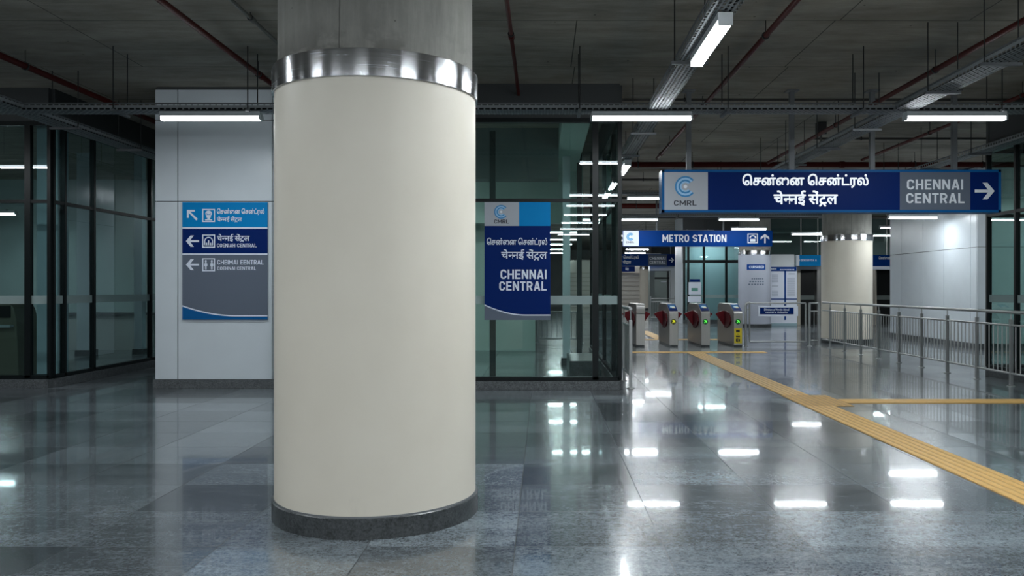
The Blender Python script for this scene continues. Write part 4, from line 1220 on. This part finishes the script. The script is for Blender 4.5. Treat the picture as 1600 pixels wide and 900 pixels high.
# map board and white wall behind it
struct('wall_notice', box(9.0, 9.98, 33.0, 33.3, 0, 2.83), M['off_white'])
struct('window_5', box(8.9, 14, 33.6, 33.65, 2.75, CEIL), M['glass'])
struct('wall_notice_back', box(8.9, 16, 36.0, 36.2, 0, CEIL), M['wall_dark'])
Yb = 32.8
b = prect(1203, 1245, 417, 505, Yb)
r = empty('map_board', ((b[0] + b[1]) / 2, Yb, 0), 'white map board with blue header and dividers behind the swing gate', 'notice board')
box(b[0], b[1], Yb, Yb + .15, 0, b[3]).build('board', M['paper'], r)
h_ = prect(1203, 1244.5, 417, 423.5, Yb - .02); hd = box(h_[0], h_[1], Yb - .03, Yb, h_[2], h_[3]).build('header', M['sign_blue'], r)
place(caps('WINDOW'), prect(1204, 1213, 419, 421.5, Yb - .035), Yb - .035, 'lettering', M['sign_white'], hd)
place(rects(*[(k, k + .7, 0, 1) for k in range(9)]), prect(1219, 1241, 420.5, 422, Yb - .035), Yb - .035, 'lettering', M['pale'], hd)
for x0, x1, y0, y1 in ((1225.5, 1228, 423, 500), (1203, 1245, 466.5, 468)):
    q = prect(x0, x1, y0, y1, Yb - .01); box(q[0], q[1], Yb - .015, Yb, q[2], q[3]).build('divider', M['sign_blue'], r)
for x0, x1, y0, y1 in ((1206, 1216, 429, 441), (1206, 1216, 446, 448), (1206, 1216, 454, 463), (1232, 1242, 427, 429), (1230, 1242, 434, 463)):
    q = prect(x0, x1, y0, y1, Yb - .01); place(rects(*[(0, 1, k, k + .55) for k in range(max(2, int((y1 - y0) / 1.5)))]), q, Yb - .004, 'printed_block', M['paper_mark'], r)
q = prect(1203, 1245, 505, 511, Yb - .01); box(q[0], q[1], Yb - .02, Yb, 0, q[3]).build('foot_band', M['teal'], r)

# lift portals with signs
def portal(x0, x1, y, h, label, jamb_l, jamb_r, leaf):
    root = empty('lift_portal', ((x0 + x1) / 2, y, 0), label, 'lift entrance')
    box(x0, x0 + jamb_l, y, y + .6, 0, h).build('jamb', M['beige'], root)
    box(x1 - jamb_r, x1, y, y + .6, 0, h).build('jamb', M['gate_steel'], root)
    box(x0, x1, y, y + .6, h, h + .28).build('lintel', M['sign_silver'], root)
    box(x0 + jamb_l, x1 - jamb_r, y + .5, y + .6, 0, h).build('back_panel', M['lift_grey'], root)
    d = box(x0 + jamb_l + leaf[0], x1 - jamb_r, y + .3, y + .34, 0, h).build('door_leaf', M['black'], root)
    box(x0 + jamb_l + leaf[0], x1 - jamb_r, y + .29, y + .3, 1.02, 1.2).build('frosted_band', M['lift_grey'], d)
    box(x0 + jamb_l, x0 + jamb_l + leaf[0], y + .25, y + .4, 0, h).build('side_panel', M['cream'], root)
    return root
portal(10.05, 11.35, 34.0, 2.25, 'beige lift entrance under the cyan sign left of the cream column', .36, .14, (.2,))
portal(13.2, 14.9, 34.0, 2.25, 'beige lift entrance between the cream column and the white pier', .4, .15, (.15,))
def hung_sign(x0, x1, y0, y1, Y, label, mat, text, edge=None, name='lift_sign'):
    b = prect(x0, x1, y0, y1, Y); r = empty(name, ((b[0] + b[1]) / 2, Y, b[2]), label, 'sign')
    box(b[0], b[1], Y, Y + .2, b[2], b[3]).build('sign_case', mat, r)
    if edge: box(b[0] - .02, b[0] + .1, Y - .012, Y + .2, b[2], b[3]).build('sign_end', M['sign_white'], r)
    for x in (b[0] + .2, b[1] - .2):
        MB().tube([(x, Y + .1, b[3] - .02), (x, Y + .1, CEIL)], .02, 6).build('hanger_post', M['gate_steel'], r)
    for tx in text: place(tx[0], prect(*tx[1], Y - .005), Y - .005, 'lettering', M['sign_white'], r)
hung_sign(1245, 1287, 398.5, 415.5, 33.4, 'cyan hanging sign left of the cream column', M['cyan'], [(caps('I DOKSRVCA A'), (1249.5, 1276, 405, 408.5))], True)
hung_sign(1355, 1395, 398.5, 416, 33.4, 'blue hanging sign between cream column and white pier', M['sign_blue'], [(tamil(.03), (1373, 1410, 400.5, 406.5))])

# white framed opening, far left of the gates
r = empty('lift_portal', (6.6, 45.5, 0), 'white framed opening with grey interior behind the exit ticket gate', 'lift entrance')
box(5.87, 6.14, 45.6, 46.2, 0, 2.45).build('jamb', M['lift_grey'], r); box(7.02, 7.30, 45.6, 46.2, 0, 2.7).build('jamb', M['off_white'], r)
box(5.87, 7.02, 45.6, 46.2, 2.45, 2.7).build('lintel', M['off_white'], r)
box(6.14, 7.02, 47, 47.1, 0, 2.45).build('back_panel', M['lift_grey'], r)
box(6.14, 7.02, 46.1, 46.2, 2.0, 2.1).build('door_head', M['black'], r)
box(6.6, 6.9, 46.4, 46.5, 1.82, 1.87).build('light_strip', M['sign_white'], r)
xframe('railing', 5.05, 6.2, 39.0, 'far steel barrier in front of the white framed opening', 'railing', (1.0, .85, .12), 9)
struct('wall_far_left', MB().box(1.5, 5.9, 50.6, 50.9, 0, 3.2), M['shutter'])
m = MB()
for k in range(9): m.box(1.5, 5.88, 50.55, 50.62, .3 + k * .26, .34 + k * .26)
struct('trim_4', m, M['beige'])
struct('wall_far_middle', MB().box(5.5, 12, 61, 61.2, 0, CEIL), M['wall_dark'])
